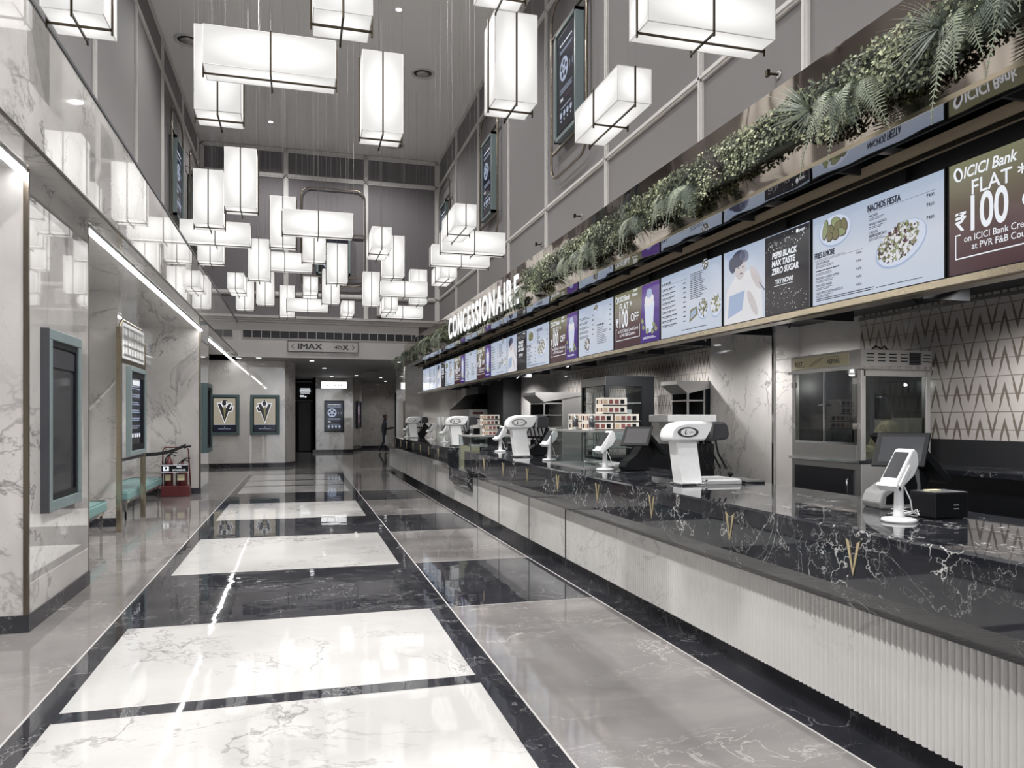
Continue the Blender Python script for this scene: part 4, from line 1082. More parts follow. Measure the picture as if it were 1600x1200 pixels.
for i in range(1500):
    y = r_.uniform(10.3, 15.8); p = Vector((3.10 - r_.random() * .06, y, 3.28 + r_.uniform(-.03, .06) + .03 * math.sin(y * 4)))
    nn = Vector((-1, r_.uniform(-.8, .8), r_.uniform(-.6, .6))).normalized(); up = Vector((0, r_.uniform(-1, 1), r_.uniform(-1, .6))); up = (up - nn * up.dot(nn)).normalized()
    leaf(b, p, nn, up, .05, .035, r_.choice(('leaf_dark', 'leaf_mid', 'leaf_dark')))
tag(b.build('creeper_foliage'), 'thin creeper of dark leaves under the lit letters', 'plant', kind='stuff')

def make_fern(seed, mats, nf=9, R=.26):
    r_ = random.Random(seed); t = empty('fern', (0, 0, 0)); b = MB()
    for k_ in range(nf):
        a = PI * (.08 + .84 * (k_ + r_.uniform(-.2, .2)) / (nf - 1)) if nf > 1 else PI / 2
        # frond spreads in the wall plane (y,z) and arches out (-x) then droops
        dy = math.cos(a) * .9; L = R * r_.uniform(.8, 1.2); pts = []
        rise = r_.uniform(.15, .5) * math.sin(a) + r_.uniform(-.25, .1)
        for j in range(25):
            s_ = j / 24
            pts.append(Vector((-.02 - L * .75 * math.sin(s_ * 2.0) * (.6 + .4 * math.sin(a)), dy * L * s_, L * (rise * s_ * 1.5 - 1.25 * s_ * s_))))
        m_ = r_.choice(mats)
        for j in range(1, 25):
            s_ = j / 24; p = pts[j]; tdir = (pts[j] - pts[j - 1]).normalized()
            side = tdir.cross(Vector((-.8, 0, .5))).normalized(); wl = L * .27 * math.sin(PI * min(1, s_ * .9 + .12)) + .006
            for sg in (-1, 1):
                tip = p + side * sg * wl + tdir * wl * .35 - Vector((0, 0, wl * .15)); h = tdir * L * .014
                b.face([p - h, p - h * .3 + (tip - p) * .5 - h * .8, tip, p + (tip - p) * .5 + h * .9, p + h], m_)
        b.tube(pts[::3], .0022, m_, 4, caps=False)
    b.build('frond', t); return t
def make_spiky(seed, mats, n=46, R=.24):
    r_ = random.Random(seed); t = empty('spiky_grass', (0, 0, 0)); b = MB()
    for k_ in range(n):
        a = r_.uniform(0, 2 * PI); el = r_.uniform(.15, 1.2)
        d = Vector((-math.sin(el) - .15, math.cos(a) * math.cos(el * .7), math.sin(a) * math.cos(el * .7))).normalized(); L = R * r_.uniform(.7, 1.15)
        s_ = d.cross(Vector((-.4, .2, 1))).normalized() * .006; prev = None
        for j in range(5):
            q_ = j / 4; p = d * L * q_ + Vector((0, 0, -L * .35 * q_ * q_)); cur = (p + s_ * (1 - q_ * .95), p - s_ * (1 - q_ * .95))
            if prev: b.face([prev[1], prev[0], cur[0], cur[1]], m_k)
            else: m_k = r_.choice(mats)
            prev = cur
    b.build('blade', t); return t
ferns = [make_fern(1, ['fern', 'fern', 'fern_dark'], 11, .26), make_fern(2, ['fern', 'fern_dark'], 9, .22), make_fern(3, ['fern_dark', 'fern'], 10, .22)]
spikes = [make_spiky(4, ['grass']), make_spiky(5, ['grass', 'fern']), make_spiky(6, ['grass_dark'], 40, .2)]
FP = [(2.35, 3.50, 0), (2.72, 3.44, 1), (3.45, 3.42, 0), (3.62, 3.44, 1), (5.35, 3.42, 2), (5.75, 3.45, 1), (6.3, 3.42, 2), (7.35, 3.42, 0), (7.75, 3.40, 1), (8.1, 3.42, 2), (9.9, 3.38, 0), (10.25, 3.34, 1), (15.9, 3.40, 1), (16.6, 3.44, 2), (17.6, 3.42, 0), (18.8, 3.40, 2), (20.0, 3.42, 1), (21.2, 3.40, 0), (22.3, 3.42, 2), (23.1, 3.44, 0)]
SP = [(3.02, 3.52, 0), (4.0, 3.50, 1), (5.0, 3.44, 2), (6.7, 3.46, 0), (8.7, 3.46, 2), (9.3, 3.44, 1), (2.1, 3.55, 1), (11.2, 3.3, 2)]
used = set()
for i, (y, z, v) in enumerate(FP):
    o = ferns[v] if v not in used else copy_tree(ferns[v]); used.add(v)
    s_ = 1 + .12 * math.sin(i * 2.3); 
    if y > 15: s_ *= 1.35
    o.location = (3.04, y, z); o.scale = (s_, s_ * (1 if i % 2 else -1), s_); o.rotation_euler = (.12 * math.sin(i * 5), 0, 0)
    tag(o, 'grey-green fern hanging from canopy hedge, %s fern from the near end' % ORD[i], 'plant', 'ferns along the canopy hedge')
used = set()
for i, (y, z, v) in enumerate(sorted(SP)):
    o = spikes[v] if v not in used else copy_tree(spikes[v]); used.add(v)
    o.location = (3.03, y, z); o.rotation_euler = (i * .9, 0, 0)
    tag(o, 'spiky grass tuft in the canopy hedge, %s tuft from the near end' % ORD[i], 'plant', 'spiky tufts in the canopy hedge')

# ------------------------------------------------------------------ walls behind the counter
b = MB()
b.box(XB, XB + T, Y0, 6.57, 0, 2.66, 'chevron'); b.box(XB, XB + T, 8.9, 15.5, 0, 2.66, 'chevron')
b.box(XB - .005, XB + T, 6.57, 8.9, 0, 2.66, 'marble_white'); b.box(XB - .005, XB + T, 15.5, 18.85, 0, 2.66, 'marble_white'); b.box(XB - .005, XB + T, 18.95, 20.5, 0, 2.66, 'marble_white'); b.box(XB, XB + T, 20.5, 27.6, 0, 2.66, 'marble_white'); b.box(XB + .02, XB + T, 18.85, 18.95, 0, 2.66, 'dark')
struct(b, 'wall_right_rear')
b = MB(); b.box(XB - .02, XB, Y0, 6.57, 2.60, 2.63, 'chrome'); b.box(XB - .02, XB, 8.96, 15.5, 2.60, 2.63, 'chrome'); b.box(XB - .04, XB, Y0, 6.57, 1.19, 1.41, 'dark'); struct(b, 'trim_6')
b = MB(); b.box(5.25, XB, 7.56, 8.96, 0, 2.66, 'marble_white'); o = struct(b, 'marble_column')
q = MB(); q.box(5.235, 5.26, 7.545, 7.58, 0, 2.66, 'chrome'); q.build('corner_strip', o)
# back counter
t = empty('back_counter', (5.0, -2, 0), 0, 'black stone back counter against the chevron tiled wall', 'counter')
q = MB(); q.box(-.02, .56, 0, 7.5, 1.15, 1.19, 'marble_counter'); q.build('countertop', t)
q = MB(); q.box(0, .56, 0, 7.5, 0, 1.15, 'black'); q.build('body', t)
t = empty('back_counter', (5.02, 13.6, 0), 0, 'dark back counter with steel top beyond the steel oven unit', 'counter')
q = MB(); q.box(-.02, .55, 0, 4.6, .96, 1.0, 'steel'); q.build('countertop', t)
q = MB(); q.box(0, .55, 0, 4.6, 0, .96, 'dark'); q.build('body', t)
q = MB()
for z in (.55, .75, .88): q.box(-.015, 0, .02, 4.5, z, z + .012, 'steel')
q.build('shelf_edge', t)

# ------------------------------------------------------------------ popcorn machine
t = empty('popcorn_machine', (4.75, 5.57, 0), 0, 'steel popcorn machine with glass sides on the back counter', 'popcorn machine')
W_, D_ = .75, .97
q = MB(); q.box(0, W_, 0, D_, 0, 1.20, 'steel'); q.build('cabinet', t, bevel=.004)
q = MB(); q.box(-.012, 0, .08, D_ - .06, .70, 1.14, 'dark_frame'); dr = q.build('cabinet_door', t)
q = MB(); q.tube([(-.02, .12, .9), (-.05, .12, .92), (-.05, .12, 1.05), (-.02, .12, 1.07)], .009, 'chrome'); q.build('handle', dr)
q = MB(); q.box(-.03, W_ + .01, -.01, D_ + .01, 1.20, 1.225, 'chrome'); q.build('base_ledge', t)
q = MB(); q.box(-.03, W_ + .02, -.03, D_ + .02, 2.03, 2.06, 'chrome'); q.box(-.01, W_, -.01, D_, 2.06, 2.20, 'steel'); q.box(.0, W_ - .01, .0, D_ - .01, 2.2, 2.205, 'steel'); hd = q.build('header', t)
q = MB(); 
for i, x in enumerate((.05, .17, .29, .41, .66)):
    for z in (2.10, 2.13, 2.16): q.box(x, x + .075, -.014, -.009, z, z + .01, 'black')
q.box(.51, .62, -.02, -.009, 2.075, 2.185, 'black')
for i in range(5): q.box(.505, .625, -.03, -.02, 2.08 + i * .023, 2.09 + i * .023, 'dark_frame')
q.build('vent', hd)
q = MB(); q.box(-.016, -.009, .14, .92, 2.075, 2.185, 'paper'); sp = q.build('sign_panel', hd)
q = MB(((-.018, .92, 2.075), (0, -1, 0), (0, 0, 1), (-1, 0, 0)))
q.text('BEST', .02, .03, .06, 0, 'bronze', bold=.005); q.text('KERNEL', .50, .028, .06, 0, 'bronze', bold=.005, sx=.85); q.rect(.02, .17, .018, .022, 0, 'bronze')
q.text("It's in the nature of the", .5, .085, .018, 0, 'bronze', sx=.9)
q.ellipse(.34, .055, .11, .018, .001, 'popcorn', 20, .35); q.ellipse(.32, .045, .07, .012, .002, 'leaf_light', 16, .35)
q.build('lettering', sp)
for (x, y) in ((0, 0), (W_ - .05, 0), (0, D_ - .05), (W_ - .05, D_ - .05)):
    q = MB(); q.box(x, x + .05, y, y + .05, 1.225, 2.03, 'steel'); q.build('post', t, bevel=.004)
q = MB(); q.box(.005, .012, .05, D_ - .05, 1.37, 2.03, 'glass_smoke'); q.box(.05, W_ - .05, .01, .016, 1.225, 1.99, 'glass_smoke'); q.box(W_ - .016, W_ - .01, .05, D_ - .05, 1.225, 2.03, 'glass_smoke'); q.box(.05, W_ - .05, D_ - .016, D_ - .01, 1.225, 2.03, 'dark_frame'); q.build('glass_pane', t)
q = MB(); q.box(-.004, .01, .05, D_ - .05, 1.36, 1.38, 'chrome'); q.box(-.004, .01, .48, .495, 1.38, 2.03, 'chrome'); q.box(-.004, .008, .05, D_ - .05, 1.225, 1.36, 'steel'); q.box(.03, W_ - .04, .0, .02, 1.97, 2.03, 'steel'); df = q.build('door_frame', t)
q = MB()
for y in (.03, D_ - .07):
    for z in (1.5, 1.9): q.box(-.02, .0, y - .01, y + .05, z, z + .05, 'chrome')
q.build('hinge', df)
q = MB(); q.tube([(-.01, .45, 1.72), (-.03, .45, 1.72), (-.03, .53, 1.72), (-.01, .53, 1.72)], .008, 'chrome'); q.build('handle', df)
q = MB(); q.lathe((.33, .20, 1.58), [(.13, 0), (.145, .02), (.145, .20), (.15, .215), (.06, .25), (.02, .26)], 'chrome', 28); q.cyl((.33, .20, 1.82), (.33, .20, 2.03), .02, 'steel'); q.box(.16, .26, .16, .24, 1.50, 1.58, 'steel'); kt = q.build('kettle', t)
q = MB(); q.box(.17, .22, .09, .15, 1.45, 2.03, 'steel'); q.tube([(.16, .18, 1.85), (.15, .2, 1.75), (.16, .16, 1.68), (.2, .12, 1.66)], .012, 'chrome'); q.build('kettle_arm', t)
q = MB(); q.lathe((.42, .62, 2.01), [(.03, .02), (.03, .01), (.02, 0)], 'white_plastic', 14); q.build('added_bulb', t)  # bulb added to go with the interior fill light
bl = bpy.data.lights.new('added_fill_lamp', 'POINT'); bl.energy = 8; bl.shadow_soft_size = .012; bl.color = (1, .95, .85)  # point light added to brighten the machine's dark interior
bo = bpy.data.objects.new('added_fill_lamp', bl); C.objects.link(bo); bo.location = (4.75 + .42, 5.57 + .62, 1.93)
q = MB(); q.box(.02, W_ - .02, .03, D_ - .02, 1.225, 1.235, 'steel'); q.box(.70, .72, .02, D_ - .02, 1.235, 1.6, 'steel'); q.build('tray', t)
def heap(b, cx, cy, cz, rx, ry, h, m, seed=1, n=18):
    r_ = random.Random(seed); g = [[None] * (n + 1) for _ in range(n + 1)]
    for i in range(n + 1):
        for j in range(n + 1):
            a, c_ = i / n * 2 - 1, j / n * 2 - 1; q_ = max(0, 1 - (a * a + c_ * c_))
            g[i][j] = b.pt((cx + a * rx, cy + c_ * ry, cz + h * q_ ** .8 + r_.uniform(0, .02) * (q_ > 0)))
    for i in range(n):
        for j in range(n): b.f.append([g[i][j], g[i + 1][j], g[i + 1][j + 1], g[i][j + 1]]); b.m.append(b.mi(m)); b.sm.append(False)
q = MB(); heap(q, .42, .48, 1.236, .28, .42, .10, 'popcorn', 1); heap(q, .56, .30, 1.236, .14, .25, .34, 'popcorn', 2); tag(q.build('popcorn_heap', t), kind='stuff')
t = empty('small_black_gadget', (5.25, 5.95, 2.206), 0, 'small black cable gadget lying on top of the popcorn machine', 'gadget')
q = MB(); q.box(-.1, .1, -.06, .06, 0, .04, 'black'); q.build('body', t, bevel=.01)
q = MB(); q.tube([(-.08, -.03, .04), (-.04, -.03, .07), (.02, -.03, .045), (.06, -.03, .07), (.09, -.03, .04)], .008, 'black', 6); q.build('cable', t)

# ------------------------------------------------------------------ drink towers
def make_tower():
    t = empty('drink_tower', (0, 0, 0))
    q = MB(); q.prism([(-.115, -.09), (.115, -.09), (.115, .09), (-.115, .09)], 2, 0, .02, 'chrome'); q.build('base_plate', t, bevel=.006)
    q = MB(); ring = []
    b0 = [(-.09, -.055), (.09, -.055), (.09, .075), (-.09, .075)]
    lo = [(x, y, .02) for x, y in b0]; hi = [(x * .98 - .05, y * .98, .36) for x, y in b0]
    q.face(lo[::-1], 'white_plastic'); q.face(hi, 'white_plastic')
    for j in range(4): q.face([lo[j], lo[(j + 1) % 4], hi[(j + 1) % 4], hi[j]], 'white_plastic')
    q.build('column', t, bevel=.018, seg=3)
    # head: rounded fairing
    prof = [(-.19, .345), (-.20, .38), (-.185, .44), (-.14, .485), (-.06, .505), (.06, .505), (.17, .50), (.155, .44), (.12, .37), (.10, .345)]
    q = MB()
    sec = []
    for (yy, s_) in ((-.085, .72), (-.075, .92), (-.05, 1.0), (.07, 1.0), (.10, .9), (.11, .7)):
        sec.append([q.pt((-.02 + (p[0] + .02) * (.9 + .1 * s_), yy, .42 + (p[1] - .42) * s_)) for p in prof])
    m_ = q.mi('white_plastic')
    for A, B in zip(sec, sec[1:]):
        for j in range(len(prof)): q.f.append([A[j], A[(j + 1) % len(prof)], B[(j + 1) % len(prof)], B[j]]); q.m.append(m_); q.sm.append(True)
    q.f.append(sec[0][::-1]); q.f.append(sec[-1]); q.m += [m_] * 2; q.sm += [False] * 2
    hd = q.build('head', t)
    q = MB(((-.055, -.087, .418), (1, 0, 0), (0, 0, 1), (0, -1, 0)))
    q.ellipse(0, 0, .095, .040, 0, 's_navy', 32); q.ellipse(0, 0, .090, .036, .001, 'chrome', 32); q.ellipse(0, 0, .066, .030, .002, 'white_plastic', 32)
    q.ellipse(-.02, 0, .010, .022, .003, 'paint_dark_text', 16, -.2); q.ellipse(-.015, .004, .005, .014, .004, 'white_plastic', 12, -.2)
    for i in range(4): q.rect(.008 + i * .011, .015 + i * .011, -.006, .006, .003, 'grey_plastic')
    q.build('oval_badge', t)
    q = MB(); q.prism([(.10, .36), (.155, .49), (.30, .50), (.33, .47), (.345, .40), (.33, .36), (.20, .345)], 1, -.06, .09, 'dark_frame'); q.build('rear_housing', t, bevel=.012)
    q = MB(); q.prism([(.145, .36), (.16, .49), (.185, .49), (.175, .35)], 1, -.075, .10, 'chrome'); q.build('trim_band', t)
    q = MB()
    for i in range(4): q.tube([(.10 + i * .05, 0, .36), (.13 + i * .05, .0, .24), (.19 + i * .055, 0, .12)], .008, 'black', 6)
    q.build('drink_line', t)
    return t
tw = make_tower()
for i, (x, y, rz, lb) in enumerate(((2.98, 5.42, .06, 'nearest white swan-necked drink tower with oval badge'), (2.92, 9.90, .0, 'second white swan-necked drink tower, left of the glass case'), (2.89, 14.1, .0, 'third white drink tower beyond the dropped counter'), (2.97, 20.3, .0, 'farthest white drink tower near the counter end'))):
    o = tw if i == 0 else copy_tree(tw); o.location = (x, y, ZT); o.rotation_euler = (0, 0, rz)
    if i: o.scale = (1.12,) * 3
    tag(o, lb, 'drink dispenser', 'drink towers on the counter')

# card terminals
def make_terminal():
    t = empty('card_terminal', (0, 0, 0))
    q = MB(); q.lathe((0, 0, 0), [(.072, 0), (.074, .008), (.070, .016), (.03, .022)], 'white_plastic', 28); q.build('base', t)
    q = MB(); q.lathe((0, 0, .015), [(.03, 0), (.022, .02), (.021, .05), (.019, .12), (.018, .2)], 'white_plastic', 20); q.build('stalk', t)
    # head: a slab leaning back, screen on its tilted front
    th = math.radians(38); ax = Vector((math.sin(th), 0, math.cos(th))); nn = Vector((-math.cos(th), 0, math.sin(th)))
    fr = ((-.005, 0, .225), (0, -1, 0), tuple(ax), tuple(nn))
    q = MB(fr); 
    prof = [(-.095, -.015), (-.095, .022), (-.07, .03), (.10, .03), (.115, .02), (.115, -.01), (.08, -.05), (.02, -.055), (-.05, -.03)]
    A = [q.pt((-.043, p[0], p[1])) for p in prof]; B = [q.pt((.043, p[0], p[1])) for p in prof]; m_ = q.mi('white_plastic')
    q.f += [A[::-1], B]; q.m += [m_] * 2; q.sm += [False] * 2
    for j in range(len(prof)): q.f.append([A[j], A[(j + 1) % len(prof)], B[(j + 1) % len(prof)], B[j]]); q.m.append(m_); q.sm.append(False)
    q.build('handset', t, bevel=.008, seg=2)
    q = MB(fr); q.box(-.034, .034, -.055, .085, .030, .0325, 'screenoff'); q.build('screen', t)
    q = MB(fr); q.box(-.05, .05, -.10, -.085, -.01, .03, 'white_plastic'); q.box(-.05, -.044, -.1, .03, -.005, .012, 'white_plastic'); q.box(.044, .05, -.1, .03, -.005, .012, 'white_plastic'); q.build('cradle', t)
    q = MB(); q.tube([(.0, -.02, .17), (.03, -.035, .10), (.05, -.03, .05), (.07, -.05, .03), (.10, -.02, .05), (.13, .03, .03), (.15, .08, .012)], .003, 'white_plastic', 6); q.build('cable', t)
    return t
tm = make_terminal()
for i, (x, y, rz, lb) in enumerate(((2.95, 3.19, .22, 'nearest white card terminal on stalk, before the register'), (2.99, 7.15, .25, 'white card terminal before the glass display case'), (3.0, 8.95, .4, 'white card terminal behind the glass display case'), (3.04, 11.5, .45, 'white card terminal beside the dropped counter'), (3.03, 16.2, .4, 'white card terminal left of the third drink tower'), (3.07, 18.2, .4, 'white card terminal between third and farthest drink towers'), (2.86, 20.9, .4, 'farthest white card terminal, left of the farthest drink tower'))):
    o = tm if i == 0 else copy_tree(tm); o.location = (x, y, ZT); o.rotation_euler = (0, 0, rz)
    s_ = 1.14 if i == 0 else 1.22; o.scale = (s_,) * 3
    tag(o, lb, 'card terminal', 'card terminals on the counter')

# registers
def make_register(small=False):
    t = empty('cash_register', (0, 0, 0))
    # pale hooped foot
    q = MB(); fr = MB()
    out = [(-.12, .0), (.10, .0), (.125, .03), (.135, .13), (.125, .23), (.10, .255), (.05, .25), (-.02, .16), (-.115, .10), (-.14, .04)]
    q.prism(out, 1, 0, .17, 'grey_plastic' if not small else 'black'); q.build('foot', t, bevel=.012)
    q = MB(); q.prism([(-.095, .03), (.07, .03), (.10, .05), (.105, .14), (.09, .20), (.05, .205), (.0, .13), (-.09, .075)], 1, -.004, .0, 'black'); q.build('hollow', t)
    # customer display leaning back, turned to the hall
    th = math.radians(24); yaw = -.50
    R = Matrix.Rotation(yaw, 3, 'Z'); a = Vector((1, 0, 0)); a.rotate(R); ax = Vector((0, math.sin(th), math.cos(th))); ax.rotate(R); n2 = a.cross(ax)
    sh = Vector((.09, 0, 0)) 
    fr = ((-.20, -.02, .255), tuple(a), tuple((ax + a * .22).normalized()), tuple(n2))
    q = MB(fr); q.box(0, .275, 0, .215, -.018, 0, 'black'); dp_ = q.build('customer_display', t, bevel=.006)
    q = MB(fr); q.box(.028, .247, .03, .187, 0, .001, 'screenoff' if not small else 'screenlit'); q.build('screen', dp_)
    # main monitor facing the staff, slab leaning away
    q = MB(); q.prism([(.04, .42), (.07, .44), (.085, .43), (.32, .17), (.30, .14), (.27, .16)], 1, -.02, .36, 'black'); mn = q.build('main_monitor', t, bevel=.006)
    q = MB(); q.prism([(.03, .38), (.24, .16), (.14, .05), (.10, .28)], 1, .06, .28, 'black'); q.build('arm', t, bevel=.01)
    return t
rg = make_register(); rg.location = (3.36, 3.62, ZT); rg.rotation_euler = (0, 0, -.12)
tag(rg, 'black cash register with grey hooped foot, nearest on the counter', 'cash register', 'cash registers on the counter')
r2 = make_register(True)
for i, (x, y, lb) in enumerate(((3.26, 6.95, 'cash register with lit customer display beside the nearest drink tower'), (3.22, 10.1, 'dark cash register behind the second drink tower'), (3.15, 14.7, 'dark cash register behind the third drink tower'), (3.2, 20.6, 'dark cash register behind the farthest drink tower'))):
    o = r2 if i == 0 else copy_tree(r2); o.location = (x, y, ZT); tag(o, lb, 'cash register', 'cash registers on the counter')
t = empty('receipt_printer', (3.19, 3.2, ZT), 0, 'black receipt printer box right of the nearest register', 'printer')
q = MB(); q.box(0, .215, 0, .17, .004, .135, 'black'); q.build('body', t, bevel=.006)
q = MB(); q.box(.0, .21, .0, .165, .135, .14, 'dark_frame'); q.build('lid', t)
q = MB(); q.box(.02, .10, .06, .10, .14, .148, 'paper'); q.build('paper_slip', t)
q = MB(); q.box(.12, .15, -.004, .0, .07, .075, 'grey_plastic'); q.box(.12, .15, -.004, .0, .05, .055, 'grey_plastic'); q.build('button', t)
q = MB()
for (x, y) in ((.02, .02), (.19, .02), (.02, .15), (.19, .15)): q.cyl((x, y, 0), (x, y, .006), .008, 'black', 8)
q.build('foot', t)
t = empty('loose_cables', (3.1, 3.3, ZT + .003), 0, 'tangle of white cables lying beside the nearest card terminal', 'cable')
q = MB(); r_ = random.Random(5)
for k_ in range(4):
    P = [Vector((r_.uniform(-.02, .12), r_.uniform(-.02, .12), .004 + r_.random() * .04)) for _ in range(6)]
    q.tube(P, .0025, 'white_plastic', 5)
q.build('wire', t)
t = empty('loose_cables', (3.02, 7.35, ZT + .003), 0, 'white cables looping on the counter beside the glass case terminal', 'cable')
q = MB()
for k_ in range(4):
    P = [Vector((r_.uniform(-.02, .3), r_.uniform(-.1, .12), .004 + r_.random() * .05)) for _ in range(6)]
    q.tube(P, .003, 'white_plastic', 5)
q.build('wire', t)
# tray and board right of the nearest tower
t = empty('serving_tray', (3.10, 5.35, ZT), 0, 'flat pale edged tray on the counter right of nearest tower', 'tray')
q = MB(); q.box(0, .32, 0, .34, .0, .03, 'grey_plastic'); q.build('tray_base', t, bevel=.004)
q = MB(); 
for (x0, x1, y0, y1) in ((0, .32, 0, .012), (0, .32, .328, .34), (0, .012, 0, .34), (.308, .32, 0, .34)): q.box(x0, x1, y0, y1, .03, .04, 'white_plastic')
q.build('rim', t)
t = empty('black_lid', (3.58, 5.55, ZT), 0, 'flat black lid with round knob on the counter', 'lid')
q = MB(); q.box(-.12, .07, -.18, .22, .0, .022, 'black'); q.build('plate', t, bevel=.008)
q = MB(); q.lathe((-.08, .1, .022), [(.008, 0), (.01, .015), (.024, .03), (.024, .045), (.01, .055)], 'black', 16); q.build('knob', t)

# glass display case
def glass_case(name, x0, x1, y0, y1, z0, z1, label):
    t = empty(name, (x0, y0, z0), 0, label, 'display case', 'glass cases on the counter'); X, Y, Z = x1 - x0, y1 - y0, z1 - z0
    q = MB(); q.box(0, X, 0, Y, .0, .015, 'steel'); q.build('base', t)
    q = MB(); q.box(0, .006, 0, Y, .015, Z - .02, 'glass'); q.box(0, X, 0, .006, .015, Z - .02, 'glass'); q.box(0, X, Y - .006, Y, .015, Z - .02, 'glass'); q.build('glass_pane', t)
    q = MB(); q.box(-.01, X, -.01, Y + .01, Z - .02, Z, 'steel'); q.build('top', t)
    for (x, y) in ((0, 0), (0, Y - .012), (X - .012, 0), (X - .012, Y - .012)):
        q = MB(); q.box(x, x + .012, y, y + .012, .015, Z - .02, 'chrome'); q.build('post', t)
    q = MB(); q.box(.02, X - .02, .02, Y - .02, Z * .5, Z * .5 + .008, 'glass'); q.build('shelf', t)
    return t
glass_case('glass_display_case', 2.86, 3.58, 7.42, 8.5, ZT, 1.47, 'clear glass display case in the middle of the near counter')
pc = glass_case('glass_display_case', 2.66, 3.5, 11.95, 12.85, .72, 1.31, 'taller clear popcorn case standing on the dropped counter')
b = MB(); b.box(.02, .16, .02, .88, .017, .40, 'popcorn'); o = b.build('popcorn_fill', pc); tag(o, kind='stuff')
# cartons
M['f_box1'] = mat('printed_carton_red', (120, 72, 70), .5); M['f_box2'] = mat('white_carton', (222, 216, 206), .5); M['f_box3'] = mat('printed_carton_tan', (190, 168, 140), .5)
def make_carton():
    t = empty('snack_carton', (0, 0, 0)); q = MB(); q.box(-.14, .14, -.10, .10, 0, .085, 'f_box2'); q.build('box', t)
    q = MB()
    for i, m_ in enumerate(('f_box3', 'f_box1', 'f_box1', 'black')): q.box(-.13 + i * .065, -.085 + i * .065, -.102, -.10, .02, .065, m_)
    for i, m_ in enumerate(('f_box1', 'f_box3', 'black')): q.box(-.142, -.14, -.09 + i * .06, -.05 + i * .06, .02, .065, m_)
    q.box(-.14, .14, -.103, -.1, .0, .01, 'black'); q.build('printed_panel', t); return t
ct = make_carton(); first = True
BX = [(3.10, 7.62, 1.47, 'left stack on the near glass case, bottom carton'), (3.10, 7.62, 1.556, 'left stack on the near glass case, top carton'), (3.40, 7.62, 1.47, 'right stack on the near glass case, bottom carton'), (3.40, 7.62, 1.556, 'right stack on the near glass case, second carton up'),
      (3.26, 7.62, 1.645, 'upper middle stack on the near glass case, lower carton'), (3.26, 7.62, 1.732, 'topmost carton on the near glass case'), (3.12, 8.1, 1.47, 'carton at the back left on the near glass case'), (3.12, 8.1, 1.56, 'topmost rear left carton on the near glass case'),
      (3.05, 12.1, 1.31, 'bottom carton on the tall popcorn case'), (3.05, 12.1, 1.396, 'second carton up on the tall popcorn case'), (3.02, 12.1, 1.482, 'third carton up on the tall popcorn case'), (3.02, 12.1, 1.568, 'topmost carton on the tall popcorn case')]
for (x, y, z, lb) in BX:
    o = ct if first else copy_tree(ct); first = False; o.location = (x, y, z)
    tag(o, 'printed snack carton, ' + lb, 'carton', 'snack cartons on the glass cases')
def make_can():
    t = empty('drink_can', (0, 0, 0)); q = MB(); q.lathe((0, 0, 0), [(.026, 0), (.032, .01), (.032, .14), (.026, .155)], 'chrome', 20); q.build('body', t)
    q = MB(); q.lathe((0, 0, .03), [(.0325, 0), (.0325, .09)], 'dark_frame', 20); q.build('label', t); return t
cn = make_can()
for i, (x, y, z, lb) in enumerate(((2.95, 7.9, 1.47, 'dark tall can at left on the near glass case'), (2.98, 7.48, 1.47, 'dark tall can before the cartons on the near glass case'), (2.78, 12.4, 1.31, 'tall can at left on the tall popcorn case'), (3.3, 12.02, 1.31, 'tall can right of the cartons on the tall popcorn case'))):
    o = cn if i == 0 else copy_tree(cn); o.location = (x, y, z); tag(o, lb, 'can', 'cans on the glass cases')

# black glass oven
t = empty('glass_display_fridge', (4.4, 10.5, 0), 0, 'tall black framed glass warming cabinet against chevron wall', 'cabinet')
q = MB(); q.box(0, .80, 0, 1.0, 2.08, 2.23, 'black'); q.box(-.004, 0, .0, 1.0, 2.09, 2.22, 'steel'); q.build('top_panel', t)
q = MB(); q.box(0, .80, 0, 1.0, 0, 1.0, 'black'); q.build('base_cabinet', t)
q = MB(); q.box(0, .06, 0, .06, 1.0, 2.08, 'black'); q.box(.60, .80, 0, .06, 1.0, 2.08, 'black'); q.box(0, .06, .94, 1.0, 1.0, 2.08, 'black'); q.box(.78, .8, .06, 1.0, 1.0, 2.08, 'black'); q.build('frame', t)
q = MB(); q.box(.06, .60, .02, .03, 1.0, 2.08, 'glass'); q.box(.01, .02, .06, .94, 1.0, 2.08, 'glass'); q.build('glass_pane', t)
for z in (1.25, 1.55, 1.82):
    q = MB(); q.box(.05, .6, .05, .94, z, z + .012, 'steel'); q.build('shelf', t)
q = MB(); q.box(.16, .5, .15, .5, 1.262, 1.46, 'grey_plastic'); q.box(.14, .5, .15, .5, 1.562, 1.75, 'grey_plastic'); q.build('tray', t, bevel=.02)
q = MB()
for i in range(5): q.box(.03, .045, .12 + i * .11, .16 + i * .11, 1.0, 2.0, 'trim')
q.build('curtain_strip', t)
